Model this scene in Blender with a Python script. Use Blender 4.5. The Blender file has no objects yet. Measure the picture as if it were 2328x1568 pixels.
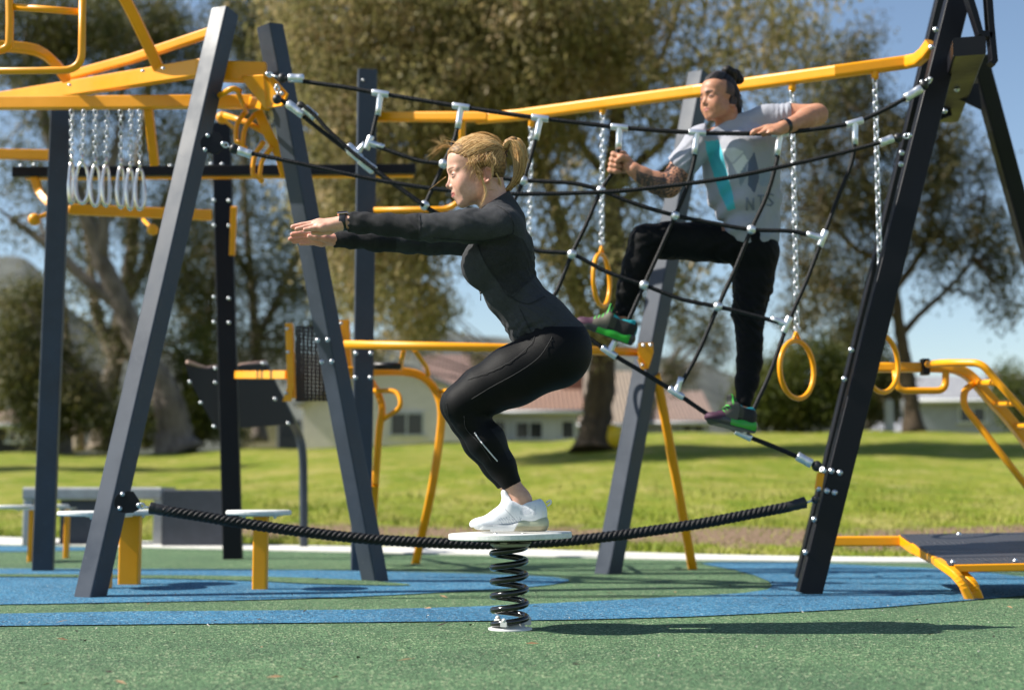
import bpy, bmesh, math, random
import numpy as np
from mathutils import Vector, Matrix
random.seed(7); RNG = np.random.default_rng(11)
scene = bpy.context.scene
col = scene.collection
# ---------------------------------------------------------------- camera model
FPX, CX, CY = 3200.0, 1164.0, 784.0
PITCH = math.atan(329.0 / FPX)
CAM = np.array([0.0, 0.0, 0.453])
_F = np.array([0, math.cos(PITCH), math.sin(PITCH)])
_U = np.array([0, -math.sin(PITCH), math.cos(PITCH)])
_R = np.array([1.0, 0, 0])
def ray(px, py):
    return _R * ((px - CX) / FPX) + _U * ((CY - py) / FPX) + _F
def U(px, py, d):
    """point at distance d (world y) seen along a direction of the survey picture"""
    r = ray(px, py)
    return CAM + r * (d / r[1])
def V(px, py, d):
    return Vector(U(px, py, d))
def G(px, py, z=0.0):
    r = ray(px, py)
    t = (z - CAM[2]) / r[2]
    return CAM + r * t
cam_d = bpy.data.cameras.new('camera'); cam = bpy.data.objects.new('camera', cam_d)
col.objects.link(cam)
cam.location = CAM.tolist(); cam.rotation_euler = (math.pi / 2 + PITCH, 0, 0)
cam_d.sensor_width = 36; cam_d.lens = FPX / 2328 * 36
cam_d.clip_start = 0.1; cam_d.clip_end = 6000
cam_d.dof.use_dof = True; cam_d.dof.focus_distance = 4.60; cam_d.dof.aperture_fstop = 2.2
scene.camera = cam
scene.view_settings.view_transform = 'Standard'; scene.view_settings.look = 'None'
scene.view_settings.exposure = 0.80; scene.view_settings.gamma = 1.0
scene.cycles.use_denoising = True
scene.cycles.max_bounces = 6; scene.cycles.transparent_max_bounces = 8
# ---------------------------------------------------------------- objects
def tag(o, label=None, cat=None, group=None, kind=None):
    if label: o['label'] = label
    if cat: o['category'] = cat
    if group: o['group'] = group
    if kind: o['kind'] = kind
    return o
def empty(name, loc, label=None, cat=None, group=None):
    o = bpy.data.objects.new(name, None); col.objects.link(o)
    o.location = Vector(loc); o.empty_display_size = 0.1
    return tag(o, label, cat, group)
def link(name, me, mats, parent=None, smooth=None):
    for m in (mats if isinstance(mats, (list, tuple)) else [mats]): me.materials.append(m)
    o = bpy.data.objects.new(name, me); col.objects.link(o)
    if parent is not None:
        o.parent = parent
        pm = Matrix.Translation(world_loc(parent))
        o.matrix_parent_inverse = pm.inverted()
    return o
def world_loc(o):
    # every parent in this script is an Empty or mesh with location only
    v = Vector((0, 0, 0)); p = o
    while p is not None and p.type == 'EMPTY':
        v = v + p.location; p = p.parent
    return v
def fast_mesh(name, verts, quads, smooth=True, mat_idx=None, colors=None):
    verts = np.asarray(verts, np.float32); quads = np.asarray(quads, np.int32)
    k = quads.shape[1]
    me = bpy.data.meshes.new(name)
    me.vertices.add(len(verts)); me.vertices.foreach_set('co', verts.ravel())
    me.loops.add(quads.size); me.loops.foreach_set('vertex_index', quads.ravel())
    me.polygons.add(len(quads))
    me.polygons.foreach_set('loop_start', np.arange(0, quads.size, k, dtype=np.int32))
    me.polygons.foreach_set('loop_total', np.full(len(quads), k, np.int32))
    if smooth: me.polygons.foreach_set('use_smooth', np.ones(len(quads), bool))
    if mat_idx is not None: me.polygons.foreach_set('material_index', np.asarray(mat_idx, np.int32))
    if colors is not None:
        a = me.color_attributes.new('tint', 'FLOAT_COLOR', 'POINT')
        c = np.ones((len(verts), 4), np.float32); c[:, :3] = colors
        a.data.foreach_set('color', c.ravel())
    me.update(calc_edges=True); me.validate()
    return me
class MB:
    """collects swept bars, tubes and lathes, then links them as one mesh object"""
    def __init__(s): s.v = []; s.f = []; s.sm = []; s.mi = []
    def add(s, verts, faces, smooth=False, mi=0):
        b = len(s.v); s.v.extend([tuple(map(float, v)) for v in verts])
        for f in faces:
            s.f.append([b + i for i in f]); s.sm.append(smooth); s.mi.append(mi)
        return s
    def build(s, name, mats, parent=None, bevel=0.0, subsurf=0):
        me = bpy.data.meshes.new(name); me.from_pydata(s.v, [], s.f)
        me.polygons.foreach_set('use_smooth', s.sm); me.polygons.foreach_set('material_index', s.mi)
        bm = bmesh.new(); bm.from_mesh(me); bmesh.ops.recalc_face_normals(bm, faces=bm.faces); bm.to_mesh(me); bm.free()
        me.update()
        o = link(name, me, mats, parent)
        if bevel:
            m = o.modifiers.new('bevel', 'BEVEL'); m.width = bevel; m.segments = 2; m.limit_method = 'ANGLE'
        if subsurf:
            m = o.modifiers.new('sub', 'SUBSURF'); m.levels = subsurf; m.render_levels = subsurf
        return o
    # --- sweeps
    def sweep(s, path, section, up=None, caps=True, smooth=False, scale=None, closed=False, twist=None, mi=0):
        P = [Vector(p) for p in path]; n = len(P); k = len(section)
        rows = []; prev = None
        for i in range(n):
            if closed: t = (P[(i + 1) % n] - P[i - 1]).normalized()
            elif i == 0: t = (P[1] - P[0]).normalized()
            elif i == n - 1: t = (P[-1] - P[-2]).normalized()
            else: t = ((P[i + 1] - P[i]).normalized() + (P[i] - P[i - 1]).normalized()).normalized()
            ref = Vector(up) if up is not None else (prev if prev is not None else (Vector((0, 0, 1)) if abs(t.z) < 0.9 else Vector((0, 1, 0))))
            b = t.cross(ref)
            if b.length < 1e-6: b = t.cross(Vector((0, 1, 0.01)))
            b.normalize(); nrm = b.cross(t).normalized()
            if up is None: prev = nrm
            m = 1.0
            if not closed and 0 < i < n - 1:
                c = (P[i + 1] - P[i]).normalized().dot((P[i] - P[i - 1]).normalized())
                m = 1.0 / max(0.5, math.sqrt(max(0.0, (1 + c) / 2)))
            sc = scale[i] if scale is not None else 1.0
            sx, sy = (sc if isinstance(sc, tuple) else (sc, sc))
            ca, sa = (math.cos(twist[i]), math.sin(twist[i])) if twist is not None else (1, 0)
            row = []
            for (a, c2) in section:
                a, c2 = a * sx, c2 * sy
                a, c2 = a * ca - c2 * sa, a * sa + c2 * ca
                row.append(P[i] + b * a + nrm * c2)
            rows.append(row)
        vs = [v for r in rows for v in r]; fs = []
        m_ = n if closed else n - 1
        for i in range(m_):
            i2 = (i + 1) % n
            for j in range(k):
                j2 = (j + 1) % k
                fs.append((i * k + j, i * k + j2, i2 * k + j2, i2 * k + j))
        if caps and not closed:
            fs.append(tuple(reversed(range(k)))); fs.append(tuple((n - 1) * k + j for j in range(k)))
        s.add(vs, fs, smooth, mi)
        if caps and not closed and smooth: s.sm[-1] = False; s.sm[-2] = False
        return s
    def bar(s, path, w, h, up=None, r=None, mi=0):
        return s.sweep(path, rrect(w, h, r if r is not None else min(w, h) * 0.12), up, True, False, mi=mi)
    def tube(s, path, r, n=12, caps=True, radii=None, closed=False, mi=0):
        sec = [(math.cos(2 * math.pi * i / n) * r, math.sin(2 * math.pi * i / n) * r) for i in range(n)]
        return s.sweep(path, sec, None, caps, True, radii, closed, mi=mi)
    def box(s, c, size, rot=None, mi=0):
        c = Vector(c); hx, hy, hz = [a / 2 for a in size]
        R_ = rot if rot is not None else Matrix.Identity(3)
        vs = [c + R_ @ Vector((x * hx, y * hy, z * hz)) for x in (-1, 1) for y in (-1, 1) for z in (-1, 1)]
        return s.add(vs, [(0, 1, 3, 2), (4, 6, 7, 5), (0, 4, 5, 1), (2, 3, 7, 6), (0, 2, 6, 4), (1, 5, 7, 3)], False, mi)
    def lathe(s, base, axis, prof, n=20, smooth=True, mi=0):
        base = Vector(base); a = Vector(axis).normalized()
        b = a.orthogonal().normalized(); c = a.cross(b)
        vs = []; fs = []; k = len(prof)
        for i in range(n):
            t = 2 * math.pi * i / n
            for (r, h) in prof: vs.append(base + a * h + (b * math.cos(t) + c * math.sin(t)) * max(r, 1e-5))
        for i in range(n):
            i2 = (i + 1) % n
            for j in range(k - 1): fs.append((i * k + j, i2 * k + j, i2 * k + j + 1, i * k + j + 1))
        return s.add(vs, fs, smooth, mi)
    def ball(s, c, r, n=14, mi=0, squash=1.0, axis=(0, 0, 1)):
        m = 8; prof = [(r * math.sin(math.pi * i / m), -r * squash * math.cos(math.pi * i / m)) for i in range(m + 1)]
        return s.lathe(c, axis, prof, n, True, mi)
    def prism(s, pts, off, mi=0):
        """flat polygon of points pushed along vector off"""
        k = len(pts); off = Vector(off); P = [Vector(p) for p in pts]
        return s.add(P + [p + off for p in P], [tuple(range(k)), tuple(reversed(range(k, 2 * k)))] + [(i, (i + 1) % k, (i + 1) % k + k, i + k) for i in range(k)], False, mi)
def rrect(w, h, r, n=3):
    out = []
    for (sx, sy, a0) in ((1, 1, 0), (-1, 1, 90), (-1, -1, 180), (1, -1, 270)):
        for i in range(n + 1):
            a = math.radians(a0 + 90 * i / n)
            out.append((sx * (w / 2 - r) + r * math.cos(a), sy * (h / 2 - r) + r * math.sin(a)))
    return out
def spline(pts, per=8, closed=False):
    P = [np.array(p, float) for p in pts]; n = len(P); out = []
    rng = range(n) if closed else range(n - 1)
    for i in rng:
        if closed: p0, p1, p2, p3 = P[i - 1], P[i], P[(i + 1) % n], P[(i + 2) % n]
        else:
            p1, p2 = P[i], P[i + 1]
            p0 = P[i - 1] if i > 0 else 2 * p1 - p2
            p3 = P[i + 2] if i + 2 < n else 2 * p2 - p1
        for j in range(per):
            t = j / per
            out.append(0.5 * ((2 * p1) + (-p0 + p2) * t + (2 * p0 - 5 * p1 + 4 * p2 - p3) * t * t + (-p0 + 3 * p1 - 3 * p2 + p3) * t ** 3))
    if not closed: out.append(P[-1])
    return out
def UP(pts, per=0, closed=False):
    L = [U(*p) for p in pts]
    return spline(L, per, closed) if per else L
def fillet(pts, r, n=6):
    """polyline with rounded corners"""
    P = [Vector(p) for p in pts]; out = [P[0]]
    for i in range(1, len(P) - 1):
        a = (P[i - 1] - P[i]); b = (P[i + 1] - P[i]); la, lb = a.length, b.length
        rr = min(r, la * .48, lb * .48); A = P[i] + a.normalized() * rr; B = P[i] + b.normalized() * rr
        for j in range(n + 1):
            t = j / n; out.append(A * (1 - t) ** 2 + P[i] * 2 * t * (1 - t) + B * t * t)
    out.append(P[-1]); return out
# ---------------------------------------------------------------- materials
def mat(name, base=(.5, .5, .5), rough=.5, metal=0.0, **kw):
    m = bpy.data.materials.new(name); m.use_nodes = True
    p = m.node_tree.nodes['Principled BSDF']
    p.inputs['Base Color'].default_value = (*base, 1); p.inputs['Roughness'].default_value = rough
    p.inputs['Metallic'].default_value = metal
    for k, v in kw.items():
        nm = {'coat': 'Coat Weight', 'coatr': 'Coat Roughness', 'spec': 'Specular IOR Level', 'sss': 'Subsurface Weight',
              'sheen': 'Sheen Weight', 'sheenr': 'Sheen Roughness', 'trans': 'Transmission Weight', 'ior': 'IOR', 'aniso': 'Anisotropic'}[k]
        p.inputs[nm].default_value = v
    return m
def nd(m, t, **kw):
    n = m.node_tree.nodes.new(t)
    for k, v in kw.items():
        if k in n.inputs: n.inputs[k].default_value = v
        else: setattr(n, k, v)
    return n
def lk(m, a, b): m.node_tree.links.new(a, b)
def P_(m): return m.node_tree.nodes['Principled BSDF']
def coords(m, scale=(1, 1, 1)):
    tc = nd(m, 'ShaderNodeTexCoord'); mp = nd(m, 'ShaderNodeMapping'); mp.inputs['Scale'].default_value = scale
    lk(m, tc.outputs['Object'], mp.inputs['Vector']); return mp.outputs['Vector']
def noise(m, vec, scale, detail=3, rough=.6):
    n = nd(m, 'ShaderNodeTexNoise'); n.inputs['Scale'].default_value = scale; n.inputs['Detail'].default_value = detail
    n.inputs['Roughness'].default_value = rough; lk(m, vec, n.inputs['Vector']); return n
def ramp(m, fac, stops, interp='LINEAR'):
    r = nd(m, 'ShaderNodeValToRGB'); cr = r.color_ramp; cr.interpolation = interp
    while len(cr.elements) < len(stops): cr.elements.new(0.5)
    for e, (p, c) in zip(cr.elements, stops): e.position = p; e.color = (*c, 1) if len(c) == 3 else c
    lk(m, fac, r.inputs['Fac']); return r
def mix(m, fac, a, b, mode='MIX'):
    n = nd(m, 'ShaderNodeMix', data_type='RGBA', blend_type=mode)
    for s, v in ((n.inputs[0], fac), (n.inputs[6], a), (n.inputs[7], b)):
        if hasattr(v, 'is_linked') or hasattr(v, 'node'): lk(m, v, s)
        else: s.default_value = v if isinstance(v, (int, float)) else (*v, 1)
    return n.outputs[2]
def bump(m, height, strength=.3, dist=.01):
    b = nd(m, 'ShaderNodeBump'); b.inputs['Strength'].default_value = strength; b.inputs['Distance'].default_value = dist
    lk(m, height, b.inputs['Height']); lk(m, b.outputs['Normal'], P_(m).inputs['Normal']); return b
def painted(name, c, rough=.35, var=.12, coat=.25, scale=14, orange=.0006, dirt=.25, dustc=(.3, .27, .22)):
    """powder coated steel: faint colour drift, orange-peel, dusty scuffs"""
    m = mat(name, c, rough, coat=coat, coatr=.25)
    v = coords(m)
    n = noise(m, v, scale * .25, 4); n2 = noise(m, v, scale * 4, 5, .7)
    dark = tuple(x * (1 - var) for x in c); lite = tuple(min(1, x * (1 + var)) for x in c)
    r = ramp(m, n.outputs['Fac'], [(.3, dark), (.7, lite)])
    sc = ramp(m, n2.outputs['Fac'], [(.62, (0, 0, 0)), (.78, (dirt, dirt, dirt))])
    lk(m, mix(m, sc.outputs['Color'], r.outputs['Color'], dustc), P_(m).inputs['Base Color'])
    rr = ramp(m, n.outputs['Fac'], [(.3, (rough * .8,) * 3), (.7, (rough * 1.35,) * 3)]); lk(m, rr.outputs['Color'], P_(m).inputs['Roughness'])
    n3 = noise(m, v, 900, 1); bump(m, n3.outputs['Fac'], .15, orange)
    return m
M = {}
M['yellow'] = painted('yellow_powder_coat', (.88, .35, .003), .36, .06, .08, dirt=.05, dustc=(.6, .33, .08)); P_(M['yellow']).inputs['Specular IOR Level'].default_value = .35
M['post'] = painted('blue_grey_powder_coat', (.036, .046, .064), .45, .22, .04, dirt=.45, dustc=(.16, .16, .16))
M['black_steel'] = painted('black_powder_coat', (.005, .005, .008), .42, .2, .0, dirt=.08, dustc=(.06, .06, .06))
M['zinc'] = mat('galvanised_bolt', (.62, .64, .66), .38, 1.0)
M['alu'] = mat('cast_aluminium', (.72, .74, .77), .38, .9)
_v = coords(M['alu']); bump(M['alu'], noise(M['alu'], _v, 260, 3).outputs['Fac'], .35, .002)
P_(M['black_steel']).inputs['Specular IOR Level'].default_value = .25; P_(M['post']).inputs['Specular IOR Level'].default_value = .35
M['rubber_black'] = mat('black_rubber', (.012, .012, .013), .45)
M['rope'] = mat('black_braided_rope', (.007, .007, .008), .5, spec=.3)
_m = M['rope']; _v = coords(_m); bump(_m, noise(_m, _v, 420, 2).outputs['Fac'], .7, .003)
M['white_plate'] = mat('off_white_hdpe', (.72, .73, .70), .5)
_m = M['white_plate']; _v = coords(_m); bump(_m, noise(_m, _v, 500, 2).outputs['Fac'], .5, .002)
lk(_m, ramp(_m, noise(_m, _v, 30, 5, .75).outputs['Fac'], [(.35, (.77, .78, .75)), (.68, (.60, .60, .56))]).outputs['Color'], P_(_m).inputs['Base Color'])
M['spring'] = mat('glossy_black_spring', (.006, .006, .007), .16, coat=.5, coatr=.08)
_m = M['spring']; _v = coords(_m); lk(_m, ramp(_m, noise(_m, _v, 40, 6, .75).outputs['Fac'], [(.66, (.006, .006, .007)), (.8, (.16, .14, .12))]).outputs['Color'], P_(_m).inputs['Base Color'])
M['ringmetal'] = mat('polished_ring_metal', (.74, .70, .64), .24, .95)
# ---------------------------------------------------------------- light
SUN_EL, SUN_AZ = math.radians(44.5), math.radians(-93)   # azimuth from +Y, negative = left
world = bpy.data.worlds.new('World'); scene.world = world; world.use_nodes = True
wt = world.node_tree; bg = wt.nodes['Background']
sky = wt.nodes.new('ShaderNodeTexSky'); sky.sky_type = 'NISHITA'; sky.sun_disc = False
sky.sun_elevation = SUN_EL; sky.sun_rotation = SUN_AZ; sky.air_density = 1.0; sky.dust_density = 0.4; sky.ozone_density = 1.0
wt.links.new(sky.outputs['Color'], bg.inputs['Color']); bg.inputs['Strength'].default_value = 0.085
sd = bpy.data.lights.new('sun', 'SUN'); sun = bpy.data.objects.new('sun', sd); col.objects.link(sun)
sd.energy = 5.0; sd.angle = math.radians(.53); sd.color = (1.0, .95, .86)
tosun = Vector((math.sin(SUN_AZ) * math.cos(SUN_EL), math.cos(SUN_AZ) * math.cos(SUN_EL), math.sin(SUN_EL)))
sun.rotation_euler = tosun.to_track_quat('Z', 'Y').to_euler(); sun.location = (-8, 6, 12)
# ================================================================= SETTING
# kerb outline measured on the ground: (x, near y, far y)
KERB = [(-500, 1222, 1204), (-200, 1230, 1213), (14, 1238, 1223), (188, 1241, 1228), (351, 1245, 1233), (552, 1249.5, 1239.5), (700, 1253, 1242.5),
        (900, 1257.5, 1245.5), (1050, 1261, 1247.5), (1165, 1263.5, 1250), (1350, 1268, 1255.5), (1568, 1273, 1262), (1745, 1275.5, 1266), (1870, 1277, 1268), (2080, 1279, 1270),
        (2400, 1280, 1271.5), (2900, 1281, 1273)]
kn = [G(a, b) for a, b, c in KERB]; kf = [G(a, c) for a, b, c in KERB]
kn = spline(kn, 6); kf = spline(kf, 6)
KX = np.array([p[0] for p in kf]); KY = np.array([p[1] for p in kf])
def y0(x): return np.interp(x, KX, KY)
CRX = np.array([-1164, -760, -500, -300, 0, 100, 250, 600, 1200]) / 3200 * 45
CRY = np.array([1030, 1026, 1016, 1009, 1001, 996, 984, 979, 977])
CRZ = 0.453 + 45 * (1113 - CRY) / 3200.0
def terr(x, y):
    x = np.asarray(x, float); y = np.asarray(y, float)
    b = y0(x); zc = np.interp(x * 45 / np.maximum(y, 8), CRX, CRZ)
    t = np.clip((y - b - .0) / (46 - b), 0, 1.15)
    z = zc * np.minimum(t, 1.0) - np.maximum(t - 1.0, 0) * 1.2
    z = z + .035 * np.sin(x * .9 + y * .35) * np.clip(t * 6, 0, 1) + .02 * np.sin(x * 2.3 - y * .8) * np.clip(t * 8, 0, 1)
    return np.where(y < b, -0.03, z)
def GT(px, py):
    """where the ray meets the lawn"""
    r = ray(px, py); 
    for d in np.arange(9.0, 50, .05):
        p = CAM + r * (d / r[1])
        if terr(p[0], p[1]) >= p[2]: return p
    return p
# lawn sheet
def grid_axis(a, b, fine, far, n):
    return np.unique(np.concatenate([np.linspace(a, b, fine), far]))
ys = np.unique(np.concatenate([np.linspace(-30, 8.6, 12), np.linspace(8.6, 15, 90), np.linspace(15, 56, 130), np.geomspace(56, 4000, 24)]))
xs = np.unique(np.concatenate([np.linspace(-30, 30, 160), np.geomspace(30, 4000, 14), -np.geomspace(30, 4000, 14)]))
XX, YY = np.meshgrid(xs, ys, indexing='ij'); ZZ = terr(XX, YY)
far = YY > 52; ZZ = np.where(far, np.where(YY > 60, ZZ * 0 + 1.5, ZZ), ZZ)
nx, ny = XX.shape; idx = np.arange(nx * ny).reshape(nx, ny)
Q = np.stack([idx[:-1, :-1], idx[1:, :-1], idx[1:, 1:], idx[:-1, 1:]], -1).reshape(-1, 4)
m = mat('lawn_turf', (.1, .16, .03), .9, spec=.1)
v = coords(m); n1 = noise(m, v, .35, 4, .6); n2 = noise(m, coords(m, (1, .35, 1)), 2.2, 5, .7); n3 = noise(m, v, 60, 2)
g = ramp(m, n1.outputs['Fac'], [(.32, (.13, .20, .012)), (.5, (.25, .27, .03)), (.68, (.44, .36, .11))])
g2 = ramp(m, n2.outputs['Fac'], [(.35, (.10, .18, .012)), (.52, (.25, .26, .035)), (.72, (.52, .41, .18))])
c = mix(m, .55, g.outputs['Color'], g2.outputs['Color'])
# bare soil band beside the edging
tc = nd(m, 'ShaderNodeTexCoord'); sx = nd(m, 'ShaderNodeSeparateXYZ'); lk(m, tc.outputs['Object'], sx.inputs[0])
soil = nd(m, 'ShaderNodeAttribute', attribute_name='tint')
n4 = noise(m, v, 1.3, 5, .75); n5 = noise(m, v, 25, 4, .8)
add = nd(m, 'ShaderNodeMath', operation='MULTIPLY_ADD'); lk(m, n4.outputs['Fac'], add.inputs[0]); add.inputs[1].default_value = 1.7; add.inputs[2].default_value = -.85
sm = nd(m, 'ShaderNodeMath', operation='ADD'); lk(m, add.outputs[0], sm.inputs[0]); lk(m, soil.outputs['Fac'], sm.inputs[1])
sr = ramp(m, sm.outputs[0], [(.52, (0, 0, 0)), (.72, (1, 1, 1))])
soilc = ramp(m, n5.outputs['Fac'], [(.3, (.16, .10, .06)), (.7, (.36, .25, .16))])
c = mix(m, sr.outputs['Color'], c, soilc.outputs['Color'])
c = mix(m, 1.0, c, (.84, .86, .90), 'MULTIPLY'); lk(m, c, P_(m).inputs['Base Color']); bump(m, n3.outputs['Fac'], .8, .03); M['lawn'] = m
b = y0(XX); dk = YY - b
soilw = np.exp(-((dk - 1.5) / 1.3) ** 2) * .86 + np.exp(-((dk - 5.5) / 1.6) ** 2) * .28 * (np.sin(XX * 1.3) > -.2)
soilw = np.where(XX < -3.2, soilw * .55, soilw)
cols = np.repeat(soilw.reshape(-1, 1), 3, 1)
me = fast_mesh('lawn', np.stack([XX, YY, ZZ], -1).reshape(-1, 3), Q, True, None, cols)
tag(link('lawn', me, M['lawn']), kind='structure')

# rubber surfacing
def rubber(name, a, b, c_, d_):
    m = mat(name, a, .85, spec=.25)
    v = coords(m); vo = nd(m, 'ShaderNodeTexVoronoi'); vo.inputs['Scale'].default_value = 150; lk(m, v, vo.inputs['Vector'])
    sp = nd(m, 'ShaderNodeSeparateColor'); lk(m, vo.outputs['Color'], sp.inputs[0])
    r = ramp(m, sp.outputs[0], [(0, d_), (.12, a), (.45, b), (.62, tuple(x * .62 for x in a)), (.76, a), (.93, c_)], 'CONSTANT')
    n = noise(m, v, 1.1, 5, .7); nn = noise(m, v, 9, 4, .7)
    sh = ramp(m, n.outputs['Fac'], [(.3, (.72, .73, .74)), (.7, (1.16, 1.12, 1.04))]); sh2 = ramp(m, nn.outputs['Fac'], [(.3, (.88, .88, .88)), (.7, (1.1, 1.1, 1.1))])
    c = mix(m, 1.0, r.outputs['Color'], sh.outputs['Color'], 'MULTIPLY'); c = mix(m, 1.0, c, sh2.outputs['Color'], 'MULTIPLY')
    lk(m, c, P_(m).inputs['Base Color']); bump(m, vo.outputs['Distance'], .9, .006)
    return m
M['green_rub'] = rubber('green_rubber_granules', (.088, .17, .085), (.13, .23, .115), (.36, .42, .26), (.03, .05, .03))
M['blue_rub'] = rubber('blue_rubber_granules', (.046, .185, .33), (.070, .245, .41), (.28, .42, .52), (.02, .04, .08))
pts = [Vector((-14, -3, 0))] + [Vector(p) for p in kn] + [Vector((14, -3, 0))]
mb = MB(); mb.v = [tuple(p) for p in pts]; mb.f = [tuple(range(len(pts)))]; mb.sm = [False]; mb.mi = [0]
tag(mb.build('rubber_surface', M['green_rub']), kind='structure')
def patch(name, outline, z, mt, per=6):
    P = [G(x, y) for x, y in outline]; P = spline(P, per, True) if per else P
    me = bpy.data.meshes.new(name); bm = bmesh.new(); vs = [bm.verts.new((p[0], p[1], z)) for p in P]
    bm.faces.new(vs); bmesh.ops.recalc_face_normals(bm, faces=bm.faces)
    if bm.faces[:][0].normal.z < 0: bmesh.ops.reverse_faces(bm, faces=bm.faces)
    bmesh.ops.triangulate(bm, faces=bm.faces); bm.to_mesh(me); bm.free()
    return tag(link(name, me, mt), kind='structure')
# near blue band joined to the big blue field on the right
patch('blue_rubber_band', [(-700, 1408), (-300, 1400), (14, 1396), (300, 1391), (600, 1389), (850, 1386.5), (1075, 1380), (1320, 1369), (1568, 1356), (1690, 1349),
      (1745, 1341), (1756, 1333), (1748, 1322), (1715, 1308), (1670, 1296), (1610, 1285), (1590, 1280), (1640, 1277.5), (1800, 1278.5), (1870, 1280.5), (1990, 1287), (2100, 1291), (2230, 1300), (2330, 1312), (2480, 1325), (2600, 1335),
      (2450, 1346), (2314, 1356), (2160, 1369), (1990, 1383), (1745, 1395), (1568, 1403), (1300, 1410), (1075, 1413), (800, 1416), (492, 1419), (14, 1424), (-300, 1428), (-700, 1436)], .004, M['blue_rub'], 0)
patch('blue_rubber_patch', [(-600, 1290), (14, 1293), (350, 1294), (600, 1295), (850, 1299), (1060, 1304), (1230, 1311), (1292, 1318), (1270, 1327), (1200, 1335), (1060, 1344), (880, 1354), (700, 1361), (492, 1366.5), (250, 1371), (14, 1375), (-600, 1382)], .004, M['blue_rub'], 4)
patch('green_rubber_stripe', [(-600, 1306), (14, 1307), (300, 1309), (560, 1312), (800, 1320), (930, 1331), (880, 1333), (700, 1329), (560, 1322), (300, 1316), (14, 1313), (-600, 1311)], .008, M['green_rub'], 3)
patch('blue_rubber_strip', [(-500, 1232), (14, 1241), (150, 1243.5), (260, 1246), (220, 1250), (120, 1252.5), (14, 1254), (-500, 1252)], .004, M['blue_rub'], 3)
# concrete edging: a low raised ribbon
m = mat('pale_concrete', (.62, .60, .55), .85); v = coords(m)
lk(m, ramp(m, noise(m, v, 6, 6, .75).outputs['Fac'], [(.3, (.52, .50, .45)), (.7, (.74, .72, .67))]).outputs['Color'], P_(m).inputs['Base Color'])
bump(m, noise(m, v, 120, 3).outputs['Fac'], .5, .004); M['concrete'] = m
mb = MB(); vs = []; fs = []
for a, b_ in zip(kn, kf): vs += [(a[0], a[1], -.02), (a[0], a[1], .010), (b_[0], b_[1], .012), (b_[0], b_[1], -.06)]
for i in range(len(kn) - 1):
    for j in range(4): fs.append((i * 4 + j, i * 4 + (j + 1) % 4, i * 4 + 4 + (j + 1) % 4, i * 4 + 4 + j))
mb.add(vs, fs); tag(mb.build('concrete_kerb', M['concrete']), kind='structure')

# grass blades on the near slope: nobody could count them
N = 60000
gx = RNG.uniform(-7, 7.5, N); dd = RNG.exponential(3.2, N) + .02; gy = y0(gx) + dd
keep = (gy < 27); gx, gy, dd = gx[keep], gy[keep], dd[keep]
sl = np.exp(-((dd - 1.35) / 1.0) ** 2); keep = RNG.uniform(0, 1, len(gx)) > sl * .85
gx, gy = gx[keep], gy[keep]; gz = terr(gx, gy); n = len(gx)
h = RNG.uniform(.02, .05, n) * (1 + .8 * (np.sin(gx * 3.1 + gy * 1.7) > .7)); w = RNG.uniform(.004, .009, n); th = RNG.uniform(0, 6.28, n)
lx, ly = RNG.normal(0, .02, n), RNG.normal(0, .02, n)
base = np.stack([gx, gy, gz - .01], -1); dx = np.stack([np.cos(th) * w, np.sin(th) * w, np.zeros(n)], -1)
tip = base + np.stack([lx, ly, h], -1); Vt = np.stack([base - dx, base + dx, tip], 1).reshape(-1, 3)
m = mat('grass_blade', (.2, .3, .03), .6, spec=.2); v = coords(m)
lk(m, ramp(m, noise(m, v, 1.5, 4, .8).outputs['Fac'], [(.3, (.10, .18, .012)), (.5, (.22, .26, .024)), (.7, (.46, .38, .15))]).outputs['Color'], P_(m).inputs['Base Color'])
me = fast_mesh('grass', Vt, np.arange(len(Vt)).reshape(-1, 3), False); tag(link('grass', me, m), 'short green grass growing on the slope', 'grass', kind='stuff')
# loose chips of bark and gravel on the rubber
mb = MB()
for i in range(170):
    px_, py_ = random.uniform(20, 2300), random.choice([random.uniform(1300, 1425), random.uniform(1380, 1500)])
    p = Vector(G(px_, py_, .012)); s_ = random.uniform(.0025, .007)
    pts8 = [p + Vector((random.uniform(-1, 1) * s_, random.uniform(-1, 1) * s_, random.uniform(-.5, .9) * s_)) for _ in range(4)]
    mb.add(pts8, [(0, 1, 2), (0, 2, 3), (0, 3, 1), (1, 3, 2)], False, random.choice([0, 0, 1]))
for i in range(46):
    p = Vector(G(random.uniform(30, 2300), random.choice([random.uniform(1285, 1400), random.uniform(1400, 1560)]), .014)); a = random.uniform(0, 6.28); L_ = random.uniform(.012, .032); d1 = Vector((math.cos(a), math.sin(a), random.uniform(-.1, .2))) * L_; d2 = Vector((-math.sin(a), math.cos(a), random.uniform(-.3, .3))) * L_ * .22
    mb.add([p - d1, p - d2 + Vector((0, 0, .003)), p + d1, p + d2], [(0, 1, 2), (0, 2, 3)], False, random.choice([0, 2]))
tag(mb.build('gravel', [mat('bark_chip', (.03, .02, .015), .9), mat('pale_grit', (.5, .45, .4), .8), mat('dry_gum_leaf', (.26, .15, .07), .7)]), 'scattered dark bark chips and pale grit lying on the rubber', 'gravel', kind='stuff')

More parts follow.
